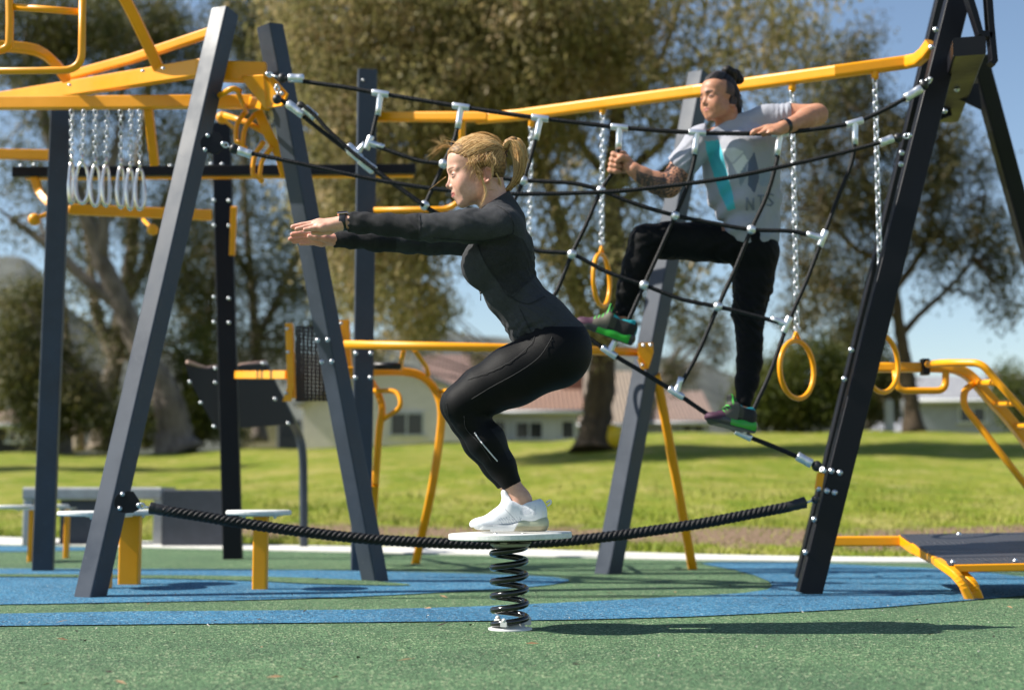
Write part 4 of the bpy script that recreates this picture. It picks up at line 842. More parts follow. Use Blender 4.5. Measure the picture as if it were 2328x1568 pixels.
# edges
strand('top_rope', [(648, 178), (700, 187), (780, 198), (865, 213), (950, 227), (1048, 243), (1140, 257), (1228, 269), (1320, 280), (1408, 290), (1500, 297), (1585, 302), (1690, 304), (1770, 302), (1860, 293), (1943, 278), (2010, 250), (2080, 211), (2092, 200)], r=.0105)
strand('bottom_rope', [(640, 228), (668, 248), (740, 305), (810, 358), (880, 408), (965, 468), (1060, 545), (1180, 645), (1290, 732), (1385, 800), (1460, 845), (1537, 893), (1610, 942), (1688, 986), (1760, 1015), (1835, 1048), (1856, 1058)], .01, r=.0105)
strand('side_rope', [(684, 236), (715, 262), (750, 300), (800, 345), (838, 375), (905, 425), (963, 468)], -.03)
strand('side_rope', [(1943, 278), (1943, 315), (1936, 370), (1905, 450), (1870, 542), (1835, 635), (1790, 738), (1750, 850), (1718, 920), (1694, 978)])
vr = [[(865, 213), (861, 240), (845, 310), (838, 325), (808, 352)], [(1048, 243), (1044, 272), (1032, 320), (1008, 373), (985, 425), (965, 468)], [(1228, 269), (1222, 300), (1206, 360), (1190, 410), (1165, 465), (1130, 540), (1100, 580)],
      [(1408, 290), (1406, 330), (1396, 385), (1366, 433), (1335, 505), (1300, 578), (1262, 668), (1230, 690)], [(1585, 302), (1581, 350), (1562, 425), (1535, 490), (1502, 565), (1464, 648), (1425, 735), (1385, 800)],
      [(1772, 304), (1768, 355), (1745, 440), (1708, 522), (1672, 610), (1632, 697), (1588, 800), (1537, 893)]]
for v_ in vr: strand('vertical_rope', v_, .002)
strand('cross_rope', [(838, 325), (868, 337), (905, 350), (955, 366), (1008, 373), (1060, 385), (1120, 402), (1190, 410), (1250, 413), (1310, 418), (1366, 433), (1440, 462), (1535, 490), (1620, 507), (1708, 522), (1800, 526), (1870, 542)], -.004)
strand('cross_rope', [(965, 468), (1030, 505), (1120, 545), (1225, 570), (1300, 578), (1380, 618), (1464, 648), (1550, 680), (1632, 697), (1710, 716), (1787, 738)], -.004)
# joiners
def tee(x, y, ax_pts, st, L=40, Ls=52):
    """T joiner on an edge rope: barrel along the rope, socket along the strand"""
    c = Vector(NP(x, y, -.002)); a = (Vector(NP(*ax_pts[1])) - Vector(NP(*ax_pts[0]))).normalized(); s = (Vector(NP(*st)) - c).normalized(); s_ = FPX / nd_(x)
    o = MB(); hl = L / 2 / s_; R0 = .0158
    o.lathe(c - a * hl, a, [(.010, 0), (R0 * .9, 0), (R0, .004), (R0, hl * 2 - .004), (R0 * .9, hl * 2), (.010, hl * 2)], 16)
    o.lathe(c, s, [(.0165, .004), (.0155, .02), (.0135, Ls / s_ * .62), (.0142, Ls / s_ * .66), (.0142, Ls / s_), (.010, Ls / s_)], 14)
    o.build('joiner', M['alu'], net)
for (x, y), a_, s_ in [((865, 213), ((820, 206), (910, 220)), (859, 262)), ((1048, 243), ((1000, 236), (1096, 250)), (1041, 290)), ((1228, 269), ((1180, 263), (1276, 275)), (1218, 320)), ((1408, 290), ((1360, 285), (1456, 294)), (1406, 340)),
                       ((1585, 302), ((1540, 300), (1630, 303)), (1578, 352)), ((1773, 304), ((1730, 304), (1815, 300)), (1766, 354)), ((1943, 279), ((1906, 286), (1980, 265)), (1944, 330)),
                       ((838, 325), ((845, 305), (830, 345)), (880, 338)), ((806, 354), ((780, 333), (830, 375)), (820, 338)), ((832, 378), ((812, 362), (852, 394)), (815, 350)), ((1385, 800), ((1350, 776), (1420, 824)), (1404, 765)), ((1537, 893), ((1502, 870), (1572, 916)), (1552, 850)), ((1690, 988), ((1655, 968), (1730, 1004)), (1702, 945)),
                       ((1870, 542), ((1880, 515), (1858, 572)), (1828, 530)), ((1788, 738), ((1798, 712), (1778, 764)), (1748, 722))]:
    tee(x, y, a_, s_, 40 if (x, y) != (838, 325) else 34, 38 if y > 320 else 52)
for (x, y) in [(1008, 373), (965, 467), (1190, 411), (1366, 433), (1300, 578), (1535, 491), (1464, 648), (1708, 522), (1632, 697)]:
    o = MB(); o.ball(NP(x, y, -.004), .0225, 18); o.build('knot_ball', M['alu'], net)
for a_, b_ in [((656, 178), (690, 179)), ((654, 236), (690, 262)), ((692, 246), (718, 268)), ((2058, 224), (2094, 202)), ((1812, 1036), (1845, 1054)), ((790, 332), (815, 352)), ((820, 364), (852, 388))]:
    o = MB(); ferrule(o, NP(*a_, -.003), NP(*b_, -.003), .0205); o.build('ferrule', M['alu'], net)
ballend(net, NP(642, 178), .022); ballend(net, NP(630, 226), .022); ballend(net, NP(2100, 194), .022); ballend(net, NP(1857, 1059), .023); ballend(net, NP(683, 240), .018)
hook(net, NP(612, 170), NP(638, 177)); hook(net, NP(630, 200), NP(631, 222)); hook(net, NP(2112, 183), NP(2100, 194)); hook(net, NP(1871, 1068, -.03), NP(1858, 1060))
# tight rope at head height in front of the net
dT0, dT1 = dL1 - .03, dP5 - .13
def TP(x, y, k=0.0): return U(x, y, float(np.interp(x, [480, 2060], [dT0, dT1])) + k)
tr = empty('tight_rope', tuple(TP(1164, 440)), 'thin black rope sagging at head height from the round bolted plate', 'rope')
o = MB(); rope_mesh(o, [TP(x, y) for x, y in [(556, 346), (620, 359), (700, 376), (800, 398), (900, 417), (1030, 434), (1164, 441), (1366, 437), (1500, 425), (1650, 405), (1800, 374), (1920, 346), (2020, 319)]], .0094, .026, 3, .16, .005, 12); o.build('rope', M['rope'], tr)
for a_, b_ in [((542, 342), (572, 352)), ((2000, 326), (2030, 315))]:
    o = MB(); ferrule(o, TP(*a_), TP(*b_), .0195); o.build('ferrule', M['alu'], tr)
ballend(tr, TP(532, 339), .021); ballend(tr, TP(2041, 314), .021); hook(tr, TP(511, 329), TP(530, 338)); hook(tr, TP(2064, 309, -.01), TP(2044, 314))
def plate(label, x, y, xe, ye, d, r=.044):
    p = empty('mounting_plate', tuple(U(x, y, d)), label, 'mounting plate', 'plates bolted to the left slanted post'); o = MB()
    o.lathe(U(x, y, d), (.12, -1, 0), [(0, 0), (r, 0), (r, .006), (0, .006)], 32, False); o.prism(UP([(x + 4, y - 26, d), (x + 20, y - 24, d), (xe, ye - 5, d), (xe, ye + 5, d), (x + 18, y + 24, d), (x + 2, y + 25, d)]), (.0, -.006, 0)); o.build('plate', M['black_steel'], p, bevel=.001)
    for dx, dy in ((-6, -18), (-12, 14)): bolts(p, [(x + dx, y + dy)], d - .012, .009)
plate('round black plate holding the tight rope high on the left slanted post', 478, 326, 512, 330, dL1 + .12)
plate('pointed black plate holding the thick rope low on the left slanted post', 284, 1141, 322, 1150, dL1 - .05)
# thick low rope
dT2, dT3 = dL1 - .1, dP5 - .1
def KP(x, y): return U(x, y, float(np.interp(x, [330, 1850], [dT2, dT3])))
br = empty('battle_rope', tuple(KP(1100, 1236)), 'thick black twisted rope sagging low across the whole picture behind the spring board', 'rope')
kp = [(372, 1160), (450, 1172), (560, 1190), (680, 1207), (820, 1223), (960, 1232), (1100, 1236), (1220, 1233), (1340, 1224), (1480, 1206), (1600, 1188), (1700, 1169), (1790, 1152)]
o = MB(); rope_mesh(o, [KP(*p) for p in kp], .0215, .045, 4, .17, .005, 28); o.build('rope', M['rope'], br)
for pts in ([(340, 1154), (352, 1156), (385, 1162), (402, 1166)], [(1832, 1141), (1820, 1144), (1790, 1152), (1760, 1158)]):
    P = spline([KP(*p) for p in pts], 5); o = MB(); k = len(P); o.tube(P, .0215, 16, radii=[(.85 if i == 0 else 1.22 - .25 * min(1, i / (k - 1) * 1.2) + .05 * math.sin(i * 2.1)) for i in range(k)]); o.build('end_sleeve', M['rubber_black'], br)
hook(br, KP(320, 1149), KP(342, 1154), r=.005); hook(br, KP(1854, 1135), KP(1832, 1142), r=.005); ballend(br, KP(1854, 1135), .018)
# ================================================================= PEOPLE (implicit surfaces -> one continuous skin)
class Field:
    def __init__(s, lo, hi, h):
        s.lo = np.array(lo, float); s.h = h; s.n = np.ceil((np.array(hi) - s.lo) / h).astype(int) + 1
        s.ax = [(s.lo[i] + np.arange(s.n[i]) * h).astype(np.float32) for i in range(3)]
        s.v = np.full(s.n, .05, np.float32)
    def _sub(s, lo, hi, m):
        a = np.clip(np.floor((np.array(lo) - m - s.lo) / s.h).astype(int), 0, s.n); b = np.clip(np.ceil((np.array(hi) + m - s.lo) / s.h).astype(int) + 1, 0, s.n)
        if (b <= a).any(): return None
        sl = tuple(slice(a[i], b[i]) for i in range(3))
        return sl, s.ax[0][sl[0]][:, None, None], s.ax[1][sl[1]][None, :, None], s.ax[2][sl[2]][None, None, :]
    def _comb(s, sl, d, k, op):
        v = s.v[sl]
        if op == 'sub': d = -d; hh = np.maximum(k - np.abs(v - d), 0) / k; s.v[sl] = np.maximum(v, d) + hh * hh * k * .25
        else: hh = np.maximum(k - np.abs(v - d), 0) / k; s.v[sl] = np.minimum(v, d) - hh * hh * k * .25
    def cap(s, a, b, ra, rb=None, k=.01, op='add', sq=None):
        """tapered capsule; sq=(axis vector, factor) squashes distances along an axis (factor<1 widens)"""
        rb = ra if rb is None else rb; a = np.asarray(a, float); b = np.asarray(b, float); R_ = max(ra, rb) / (min(1, sq[1]) if sq else 1)
        q = s._sub(np.minimum(a, b) - R_, np.maximum(a, b) + R_, .03)
        if q is None: return s
        sl, X, Y, Z = q; x, y, z = X - a[0], Y - a[1], Z - a[2]; ba = b - a; L2 = max(1e-9, float(ba @ ba))
        t = np.clip((x * ba[0] + y * ba[1] + z * ba[2]) / L2, 0, 1)
        x, y, z = x - t * ba[0], y - t * ba[1], z - t * ba[2]
        if sq is not None:
            e, f = np.asarray(sq[0], float), sq[1]; dt = x * e[0] + y * e[1] + z * e[2]; dd = np.sqrt(np.maximum(x * x + y * y + z * z - dt * dt * (1 - f * f), 0))
        else: dd = np.sqrt(x * x + y * y + z * z)
        s._comb(sl, (dd - (ra + (rb - ra) * t)).astype(np.float32), k, op); return s
    def ell(s, c, r, Rm=None, k=.01, op='add'):
        c = np.asarray(c, float); r = np.asarray(r, float); Rm = np.eye(3) if Rm is None else np.asarray(Rm); m = float(r.max())
        q = s._sub(c - m, c + m, .025)
        if q is None: return s
        sl, X, Y, Z = q; x, y, z = X - c[0], Y - c[1], Z - c[2]
        l = [x * Rm[0, i] + y * Rm[1, i] + z * Rm[2, i] for i in range(3)]
        k0 = np.sqrt((l[0] / r[0]) ** 2 + (l[1] / r[1]) ** 2 + (l[2] / r[2]) ** 2); k1 = np.sqrt((l[0] / r[0] ** 2) ** 2 + (l[1] / r[1] ** 2) ** 2 + (l[2] / r[2] ** 2) ** 2)
        s._comb(sl, (k0 * (k0 - 1) / np.maximum(k1, 1e-6)).astype(np.float32), k, op); return s
    def xyz(s): return s.ax[0][:, None, None], s.ax[1][None, :, None], s.ax[2][None, None, :]
    def copy(s):
        f = Field.__new__(Field); f.lo, f.h, f.n, f.ax = s.lo, s.h, s.n, s.ax; f.v = s.v.copy(); return f
    def pix(s):
        """picture coordinates of every grid point, for tailoring seams and hems"""
        X, Y, Z = s.xyz(); x, y, z = X - CAM[0], Y - CAM[1], Z - CAM[2]
        zc = y * _F[1] + z * _F[2]; u = y * _U[1] + z * _U[2]; return CX + FPX * x / zc, CY - FPX * u / zc, Y
    def clip(s, g): s.v = np.maximum(s.v, np.broadcast_to(g, s.v.shape).astype(np.float32)); return s
    def mesh(s):
        v = s.v.copy(); v[0] = v[-1] = .05; v[:, 0] = v[:, -1] = .05; v[:, :, 0] = v[:, :, -1] = .05
        ins = v < 0; nx, ny, nz = v.shape
        cnt = np.zeros((nx - 1, ny - 1, nz - 1), np.int8)
        for i in (0, 1):
            for j in (0, 1):
                for k in (0, 1): cnt += ins[i:nx - 1 + i, j:ny - 1 + j, k:nz - 1 + k]
        act = (cnt > 0) & (cnt < 8); I, J, K = np.nonzero(act); n = len(I); vid = np.full(act.shape, -1, np.int64); vid[I, J, K] = np.arange(n)
        acc = np.zeros((n, 3)); w = np.zeros(n)
        cor = [(0, 0, 0), (1, 0, 0), (0, 1, 0), (1, 1, 0), (0, 0, 1), (1, 0, 1), (0, 1, 1), (1, 1, 1)]
        cv = [v[I + a, J + b, K + c] for a, b, c in cor]
        for a in range(8):
            for b in range(a + 1, 8):
                dlt = [cor[b][q] - cor[a][q] for q in range(3)]
                if sum(map(abs, dlt)) != 1: continue
                va, vb = cv[a], cv[b]; m = (va < 0) != (vb < 0); t = np.where(m, va / np.where(m, va - vb, 1), 0)
                for q in range(3): acc[:, q] += m * (cor[a][q] + t * dlt[q])
                w += m
        P = s.lo + (np.stack([I, J, K], 1) + acc / w[:, None]) * s.h
        quads = []
        for ax in range(3):
            sh = [slice(1, -1)] * 3; A = [slice(None)] * 3; B = [slice(None)] * 3; A[ax] = slice(0, -1); B[ax] = slice(1, None)
            e = ins[tuple(A)] != ins[tuple(B)]; i, j, k = np.nonzero(e); first = ins[tuple(A)][i, j, k]; g = [i, j, k]; o1, o2 = (ax + 1) % 3, (ax + 2) % 3
            ok = (g[o1] > 0) & (g[o2] > 0) & (g[o1] < s.n[o1] - 1) & (g[o2] < s.n[o2] - 1); g = [q[ok] for q in g]; first = first[ok]
            def cell(d1, d2):
                c = [q.copy() for q in g]; c[o1] -= d1; c[o2] -= d2; return vid[c[0], c[1], c[2]]
            q4 = np.stack([cell(0, 0), cell(1, 0), cell(1, 1), cell(0, 1)], 1); q4[~first] = q4[~first][:, ::-1]; quads.append(q4)
        return P, np.concatenate(quads)
def wob(X, Y, Z, f, seed=0.0):
    return (np.sin(X * f + 1.7 * np.sin(Z * f * .7 + seed) + seed) * np.sin(Z * f * 1.1 + 1.3 * np.sin(Y * f * .8) + seed * 2) + .5 * np.sin((X + Z) * f * 2.1 + 2 * np.sin(Y * f * 1.3) + seed * 3))
def inpoly(px, py, poly):
    px = np.asarray(px); r = np.zeros(px.shape, bool); n = len(poly); j = n - 1
    for i in range(n):
        xi, yi = poly[i]; xj, yj = poly[j]
        c = ((yi > py) != (yj > py)) & (px < (xj - xi) * (py - yi) / (yj - yi + 1e-9) + xi); r ^= c; j = i
    return r
def pixpts(P):
    q = P - CAM; zc = q @ _F; return CX + FPX * q[:, 0] / zc, CY - FPX * (q @ _U) / zc
def mesh_obj(name, PQ, mats, parent, colors=None, mi=None):
    return link(name, fast_mesh(name, PQ[0], PQ[1], True, mi, colors), mats, parent)
def join(lst):
    vs, qs, b = [], [], 0
    for P, Q_ in lst: vs.append(P); qs.append(Q_ + b); b += len(P)
    return np.concatenate(vs), np.concatenate(qs)
# ---------------------------------------------------------------- skin, hair and cloth materials
def skin(name):
    m = mat(name, (.6, .36, .26), .48, sss=.12, spec=.35)
    P_(m).inputs['Subsurface Radius'].default_value = (1, .35, .18); P_(m).inputs['Subsurface Scale'].default_value = .008
    a = nd(m, 'ShaderNodeVertexColor', layer_name='tint'); v = coords(m); n = noise(m, v, 55, 5, .7)
    lk(m, mix(m, 1.0, a.outputs['Color'], ramp(m, n.outputs['Fac'], [(.3, (.86, .80, .78)), (.7, (1.08, 1.06, 1.06))]).outputs['Color'], 'MULTIPLY'), P_(m).inputs['Base Color'])
    bump(m, noise(m, v, 700, 2).outputs['Fac'], .18, .001); return m
def tinted(name, rough, **kw):
    m = mat(name, (.5, .5, .5), rough, **kw); a = nd(m, 'ShaderNodeVertexColor', layer_name='tint'); lk(m, a.outputs['Color'], P_(m).inputs['Base Color']); return m
M['skin_w'] = skin('fair_skin'); M['skin_m'] = skin('tanned_skin')
M['hair'] = tinted('hair_strands', .55, spec=.25)
def cloth(name, rough, sc, amt, fleck=0.0, sheen=.2, fold=0.0):
    m = tinted(name, rough, sheen=sheen, sheenr=.4, spec=.25 if name[0] != 'b' and name[0] != 'h' else .13); a = [n for n in m.node_tree.nodes if n.type == 'VERTEX_COLOR'][0]; v = coords(m); n = noise(m, v, sc, 2, .8)
    if fleck:
        n2 = noise(m, v, 1400, 2, .9); c = mix(m, ramp(m, n2.outputs['Fac'], [(.45, (0, 0, 0)), (.7, (fleck,) * 3)]).outputs['Color'], a.outputs['Color'], (.20, .20, .21)); lk(m, c, P_(m).inputs['Base Color'])
    b = bump(m, n.outputs['Fac'], amt, .0015)
    if fold:
        n3 = noise(m, coords(m, (1, 1, .6)), 16, 3, .55); b2 = nd(m, 'ShaderNodeBump'); b2.inputs['Strength'].default_value = fold; b2.inputs['Distance'].default_value = .012
        lk(m, n3.outputs['Fac'], b2.inputs['Height']); lk(m, b.outputs['Normal'], b2.inputs['Normal']); lk(m, b2.outputs['Normal'], P_(m).inputs['Normal'])
    return m
M['jacket'] = cloth('heather_jersey', .85, 900, .5, .45, .02, .3); M['leggings'] = cloth('black_stretch_knit', .6, 1100, .3, 0, 0, 0); M['tee'] = cloth('grey_cotton', .85, 700, .5, .12, .15, .8); M['trackpants'] = cloth('black_track_fabric', .7, 800, .4, 0, 0, .8)
M['shoe_white'] = cloth('white_mesh_knit', .6, 260, .9, 0, 0); M['shoe_col'] = cloth('coloured_shoe_knit', .6, 260, .9, 0, 0); M['sole_w'] = tinted('moulded_sole', .38, spec=.5)
M['eye'] = tinted('wet_eye', .08, spec=.6)
M['strap'] = mat('black_strap', (.008, .008, .009), .35); M['thread'] = mat('seam_thread', (.022, .022, .024), .7)
# ---------------------------------------------------------------- a head, in millimetres: f forward, l to its left, u up
def head(origin, fwd, up, scale, hs, male=False, neck=None):
    f = np.array(fwd, float); f /= np.linalg.norm(f); u = np.array(up, float); u -= f * (u @ f); u /= np.linalg.norm(u); l = np.cross(u, f)
    O = np.array(origin, float); S = scale * .001
    def T(a, b, c): return O + (f * a + l * b + u * c) * S
    Rm = np.stack([f, l, u], 1); ext = .17 * scale
    F = Field(O - ext - np.array([.02, .0, .02]), O + ext, hs)
    E = lambda a, b, c, r, k=12, op='add', Rq=None: F.ell(T(a, b, c), np.array(r) * S, Rm if Rq is None else Rm @ Rq, k * .001, op)
    Cp = lambda A, B, ra, rb=None, k=12, op='add': F.cap(T(*A), T(*B), ra * S, (ra if rb is None else rb) * S, k * .001, op)
    E(4, 0, 28, (89, 73, 82)); E(54, 0, 34, (44, 57, 44), 20)
    E(46, 0, -34, (44, 50, 56), 30)
    jw = 52 if male else 46
    for s_ in (-1, 1):
        E(48, s_ * 36, -46, (24, 20, 26), 24)
        Cp((-4, s_ * jw, -50), (10, s_ * (jw - 5), -78), 15, 15, 24); Cp((10, s_ * (jw - 5), -78), (46, s_ * 16, -106), 15, 14, 22)
        Cp((92 - 8, s_ * 14, 0), (72, s_ * 42, -4), 8 if male else 6, 6, 16)
    for s_ in (-1, 1): E(30, s_ * 40, -64, (32, 16, 30), 24)
    Cp((50, -7 if not male else -11, -106), (50, 7 if not male else 11, -106), 14 if male else 13, None, 16)
    E(24, 0, -90, (32, 34, 18), 24)
    E(60, 0, -78, (23, 25, 24), 16)
    E(84, 0, 4, (13, 16, 14), 16)
    for s_ in (-1, 1): E(96, s_ * 31, -23, (17, 15, 12), 12, 'sub')
    for s_ in (-1, 1): E(76, s_ * 30.5, -24, (13.4, 14.3, 12.3), 5)
    Cp((84, 0, -12), (93, 0, -48), 6.0 if not male else 7.5, 7.2 if not male else 8.5, 9); E(94, 0, -53, (9.5, 8.5, 8.0) if not male else (10, 10, 9), None, 7) if False else F.ell(T(94, 0, -53), np.array((9.8, 8.5, 8.2)) * S, Rm, .007)
    for s_ in (-1, 1): E(84, s_ * 11, -57, (8, 6, 6.5), 5); E(87, s_ * 7, -64, (4.5, 3, 3), 2.5, 'sub')
    Cp((82, 0, -62), (80, 0, -70), 4.5, 3.5, 5)
    th = 1.0 if not male else .8
    for s_ in (-1, 1):
        Cp((81.5, s_ * 3, -76.5), (66, s_ * 22, -79.5), 4.4 * th, 2.2, 4); Cp((78, s_ * 0, -88), (65, s_ * 19, -82.5), 5.4 * th, 2.4, 4)
        Cp((88, 0, -82.2), (67, s_ * 25, -79.5), 1.5, 1.2, 2.5, 'sub')
        Cp((91, s_ * 23, -25.4), (83, s_ * 41, -24.6), 2.2, 1.6, 1.2, 'sub'); Cp((87, s_ * 23, -19.2), (80, s_ * 41, -19.6), 2.2, 1.6, 2.5)
        # ear
        ex, ey, ez = -22, s_ * 71, -29
        ring = [(-2, 24), (-13, 20), (-18, 8), (-15, -8), (-7, -20), (2, -25), (7, -18)]
        for (a, b) in zip(ring[:-1], ring[1:]): Cp((ex + a[0], ey + s_ * (4 if a[0] < -5 else 1), ez + a[1]), (ex + b[0], ey + s_ * (4 if b[0] < -5 else 0), ez + b[1]), 3.6, 3.6, 3)
        Cp((ex - 2, ey + s_ * 1, ez + 24), (ex + 8, ey - s_ * 2, ez + 10), 3.2, 2.4, 3); E(ex - 4, ey - s_ * 1, ez, (12, 3.5, 20), 4); E(ex + 1, ey + s_ * 4, ez - 4, (6, 4, 9), 3, 'sub')
    if neck is not None:
        for (A, B, ra, rb) in neck: F.cap(A, B, ra, rb, .03)
    return F, T, Rm
def local(P, O, Rm, S): return ((P - np.array(O)) @ Rm) / (S * .001)
def face_tint(P, O, Rm, S, base, lip, browc, blush, male=False, shave=None):
    q = local(P, O, Rm, S); f, l, u = q[:, 0], np.abs(q[:, 1]), q[:, 2]; c = np.tile(np.array(base, float), (len(P), 1))
    def blend(w, colr): c[:] = c * (1 - w[:, None]) + np.array(colr) * w[:, None]
    bl = np.exp(-(((f - 60) / 24) ** 2 + ((l - 42) / 18) ** 2 + ((u + 46) / 20) ** 2)); blend(bl * .5, blush)
    blend(np.exp(-(((f - 100) / 14) ** 2 + (l / 14) ** 2 + ((u + 52) / 12) ** 2)) * .35, blush)
    ear = (np.abs(f + 24) < 24) & (l > 66) & (u < 3) & (u > -60); blend(ear * .45, blush)
    if shave is not None: blend((((f < 30 - (u - 20) * .2) & (u > 0) & (l > 35)) | ((f < -8) & (u > -45))) * 1.0 * np.clip((30 - f) / 14, 0, 1), shave)
    # lips
    cu = -77.5 - 6 * (l / 20) ** 2 * .6; up_ = np.clip(1 - np.abs(u - (-79.0 - l * .03)) / 4.2, 0, 1); lo_ = np.clip(1 - np.abs(u - (-88 + l * .25)) / 5.0, 0, 1)
    w = np.clip(np.maximum(up_, lo_) * 2.5, 0, 1) * (l < 20) * (f > 60); blend(w * .85, lip)
    blend(np.clip(1 - np.abs(u - (-83 + l * .13)) / 1.5, 0, 1) * (l < 21) * (f > 58) * .8, tuple(x * .35 for x in lip))
    # brows
    bc = -3.0 + 4.0 * np.sin(np.clip((l - 10) / 38, 0, 1) * 2.4) - 1; wv = np.clip(1.3 - np.abs(u - bc) / (3.2 if not male else 5.5) - (l > 40) * (l - 40) * .1, 0, 1) * (l > 11) * (l < 49) * (f > 45); blend(np.clip(wv * 1.5, 0, .9), browc)
    if male: blend(np.exp(-((l - 31) / 15) ** 2 - ((u + 21) / 10) ** 2) * .6 * (f > 55), (.12, .055, .035)); blend(np.exp(-((f - 88) / 10) ** 2 - ((l - 11) / 5) ** 2 - ((u + 58) / 8) ** 2) * .4, (.2, .08, .05))  # male: shade painted into the eye sockets; nostril wings darkened too
    # lash line, and shade painted over the eyelids
    wl = np.clip(1.15 - np.abs(u + 20.4 + .012 * (l - 31) ** 2) / 2.4, 0, 1) * 1.4 * (l > 20) * (l < 43) * (f > 72); blend(np.clip(wl, 0, .95), (.02, .012, .01)); blend(np.exp(-((l - 30) / 13) ** 2 - ((u + 19) / 8) ** 2) * .45 * (f > 60), (.28, .13, .09))
    return c
def eyes(T, Rm, S, parent, iris, look=(1, 0, 0)):
    for s_ in (-1, 1):
        c = T(76, s_ * 30.5, -24.3); r = 12.6 * S * .001; n1, n2 = 24, 16; V_ = []; C_ = []
        look_ = Rm @ (np.array([1, s_ * .40, -.05])); look_ /= np.linalg.norm(look_); a1 = np.cross(look_, [0, 0, 1]); a1 /= np.linalg.norm(a1); a2 = np.cross(look_, a1)
        for i in range(n2 + 1):
            th = math.pi * i / n2
            for j in range(n1):
                ph = 2 * math.pi * j / n1; V_.append(c + r * (look_ * math.cos(th) + (a1 * math.cos(ph) + a2 * math.sin(ph)) * math.sin(th)))
                C_.append((.01, .01, .01) if th < .2 else iris if th < .58 else (.13, .11, .10))
        Q_ = [(i * n1 + j, i * n1 + (j + 1) % n1, (i + 1) * n1 + (j + 1) % n1, (i + 1) * n1 + j) for i in range(n2) for j in range(n1)]
        link('eye', fast_mesh('eye', V_, Q_, True, None, np.array(C_)), M['eye'], parent)
def strands(paths, r0, cols, name, parent, m=None, tipr=.25):
    """thin three-sided hairs; every path is an (n,3) array"""
    V_, Q_, C_ = [], [], []; b = 0
    for P, c in zip(paths, cols):
        P = np.asarray(P); n = len(P); t = np.gradient(P, axis=0); t /= np.linalg.norm(t, axis=1)[:, None] + 1e-9; s1 = np.cross(t, [0.3, .9, .2]); s1 /= np.linalg.norm(s1, axis=1)[:, None] + 1e-9; s2 = np.cross(t, s1)
        rr = r0 * (1 - (1 - tipr) * np.linspace(0, 1, n) ** 2)
        for k in range(3):
            a = 2.094 * k; V_.append(P + (s1 * math.cos(a) + s2 * math.sin(a)) * rr[:, None]); C_.append(np.tile(c, (n, 1)))
        for k in range(3):
            k2 = (k + 1) % 3; i = np.arange(n - 1); Q_.append(np.stack([b + k * n + i, b + k2 * n + i, b + k2 * n + i + 1, b + k * n + i + 1], 1))
        b += 3 * n
    return link(name, fast_mesh(name, np.concatenate(V_), np.concatenate(Q_), True, None, np.concatenate(C_)), m or M['hair'], parent)
# ---------------------------------------------------------------- shoe, in metres along its own axes
def shoe(parent, heel, toe, up, L, mats, style):
    heel = np.array(heel, float); ax = np.array(toe, float) - heel; ax /= np.linalg.norm(ax); u = np.array(up, float); u -= ax * (u @ ax); u /= np.linalg.norm(u); sd_ = np.cross(u, ax); k = L / .27
    def T(a, b, c): return heel + (ax * a + sd_ * b + u * c) * k
    Rm = np.stack([ax, sd_, u], 1); P8 = [T(a, b, c) for a in (-.03, .30) for b in (-.06, .06) for c in (-.02, .15)]
    F = Field(np.min(P8, 0), np.max(P8, 0), .003)
    E = lambda a, b, c, r, kk=.015, op='add': F.ell(T(a, b, c), np.array(r) * k, Rm, kk, op)
    E(.044, 0, .055, (.042, .033, .062)); F.cap(T(.045, 0, .075), T(.125, 0, .082), .036 * k, .034 * k, .015); F.cap(T(.130, 0, .074), T(.195, 0, .034), .037 * k, .026 * k, .02, 'add', (sd_, .92)); E(.222, 0, .024, (.052, .042, .026), .02)
    F.cap(T(.135, 0, .095), T(.150, 0, .132), .022 * k, .013 * k, .012, 'add', (sd_, .65)); F.cap(T(.05, 0, .05), T(.17, 0, .035), .036 * k, .036 * k, .02)
    S_ = F.copy(); X, Y, Z = F.xyz(); dx = [X - heel[0], Y - heel[1], Z - heel[2]]
    a = (dx[0] * ax[0] + dx[1] * ax[1] + dx[2] * ax[2]) / k; b = (dx[0] * sd_[0] + dx[1] * sd_[1] + dx[2] * sd_[2]) / k; c = (dx[0] * u[0] + dx[1] * u[1] + dx[2] * u[2]) / k
    top = np.interp(np.clip(np.broadcast_to(a, F.v.shape), -.05, .3), [0, .022, .09, .125, .145, .17], [.114, .113, .094, .106, .145, .15]); F.clip((c - top) * .8 * k)
    hole = np.sqrt(((a - .086) / 1.55) ** 2 + (b) ** 2) - .026; F.v = np.maximum(F.v, -np.maximum(hole, .060 - c).astype(np.float32) * k)
    F.clip((.014 - c) * k); up_m = F.mesh()
    # sole: flared lower body
    B = Field(np.min(P8, 0), np.max(P8, 0), .003); B.cap(T(.035, 0, .026), T(.10, 0, .018), .040 * k, .037 * k, .02, 'add'); B.cap(T(.10, 0, .016), T(.215, 0, .018), .036 * k, .043 * k, .02, 'add')
    hgt = np.interp(np.clip(np.broadcast_to(a, F.v.shape), -.02, .30), [-.02, .02, .085, .12, .25, .29], style['hgt']); B.clip((c - hgt) * k); B.clip((np.clip((a - .22) * .25, 0, 1) - c) * k)
    B.clip((np.abs(a - .130) - .140) * k); so_m = B.mesh()
    def lc(P): q = (P - heel) @ Rm / k; return q[:, 0], q[:, 1], q[:, 2]
    r = empty('shoe', tuple(heel)); r.parent = parent; r.location = Vector(heel) - world_loc(parent)
    mesh_obj('upper', up_m, mats[0], r, style['upper'](*lc(up_m[0]))); mesh_obj('sole', so_m, mats[1], r, style['sole'](*lc(so_m[0])))
    return r, T
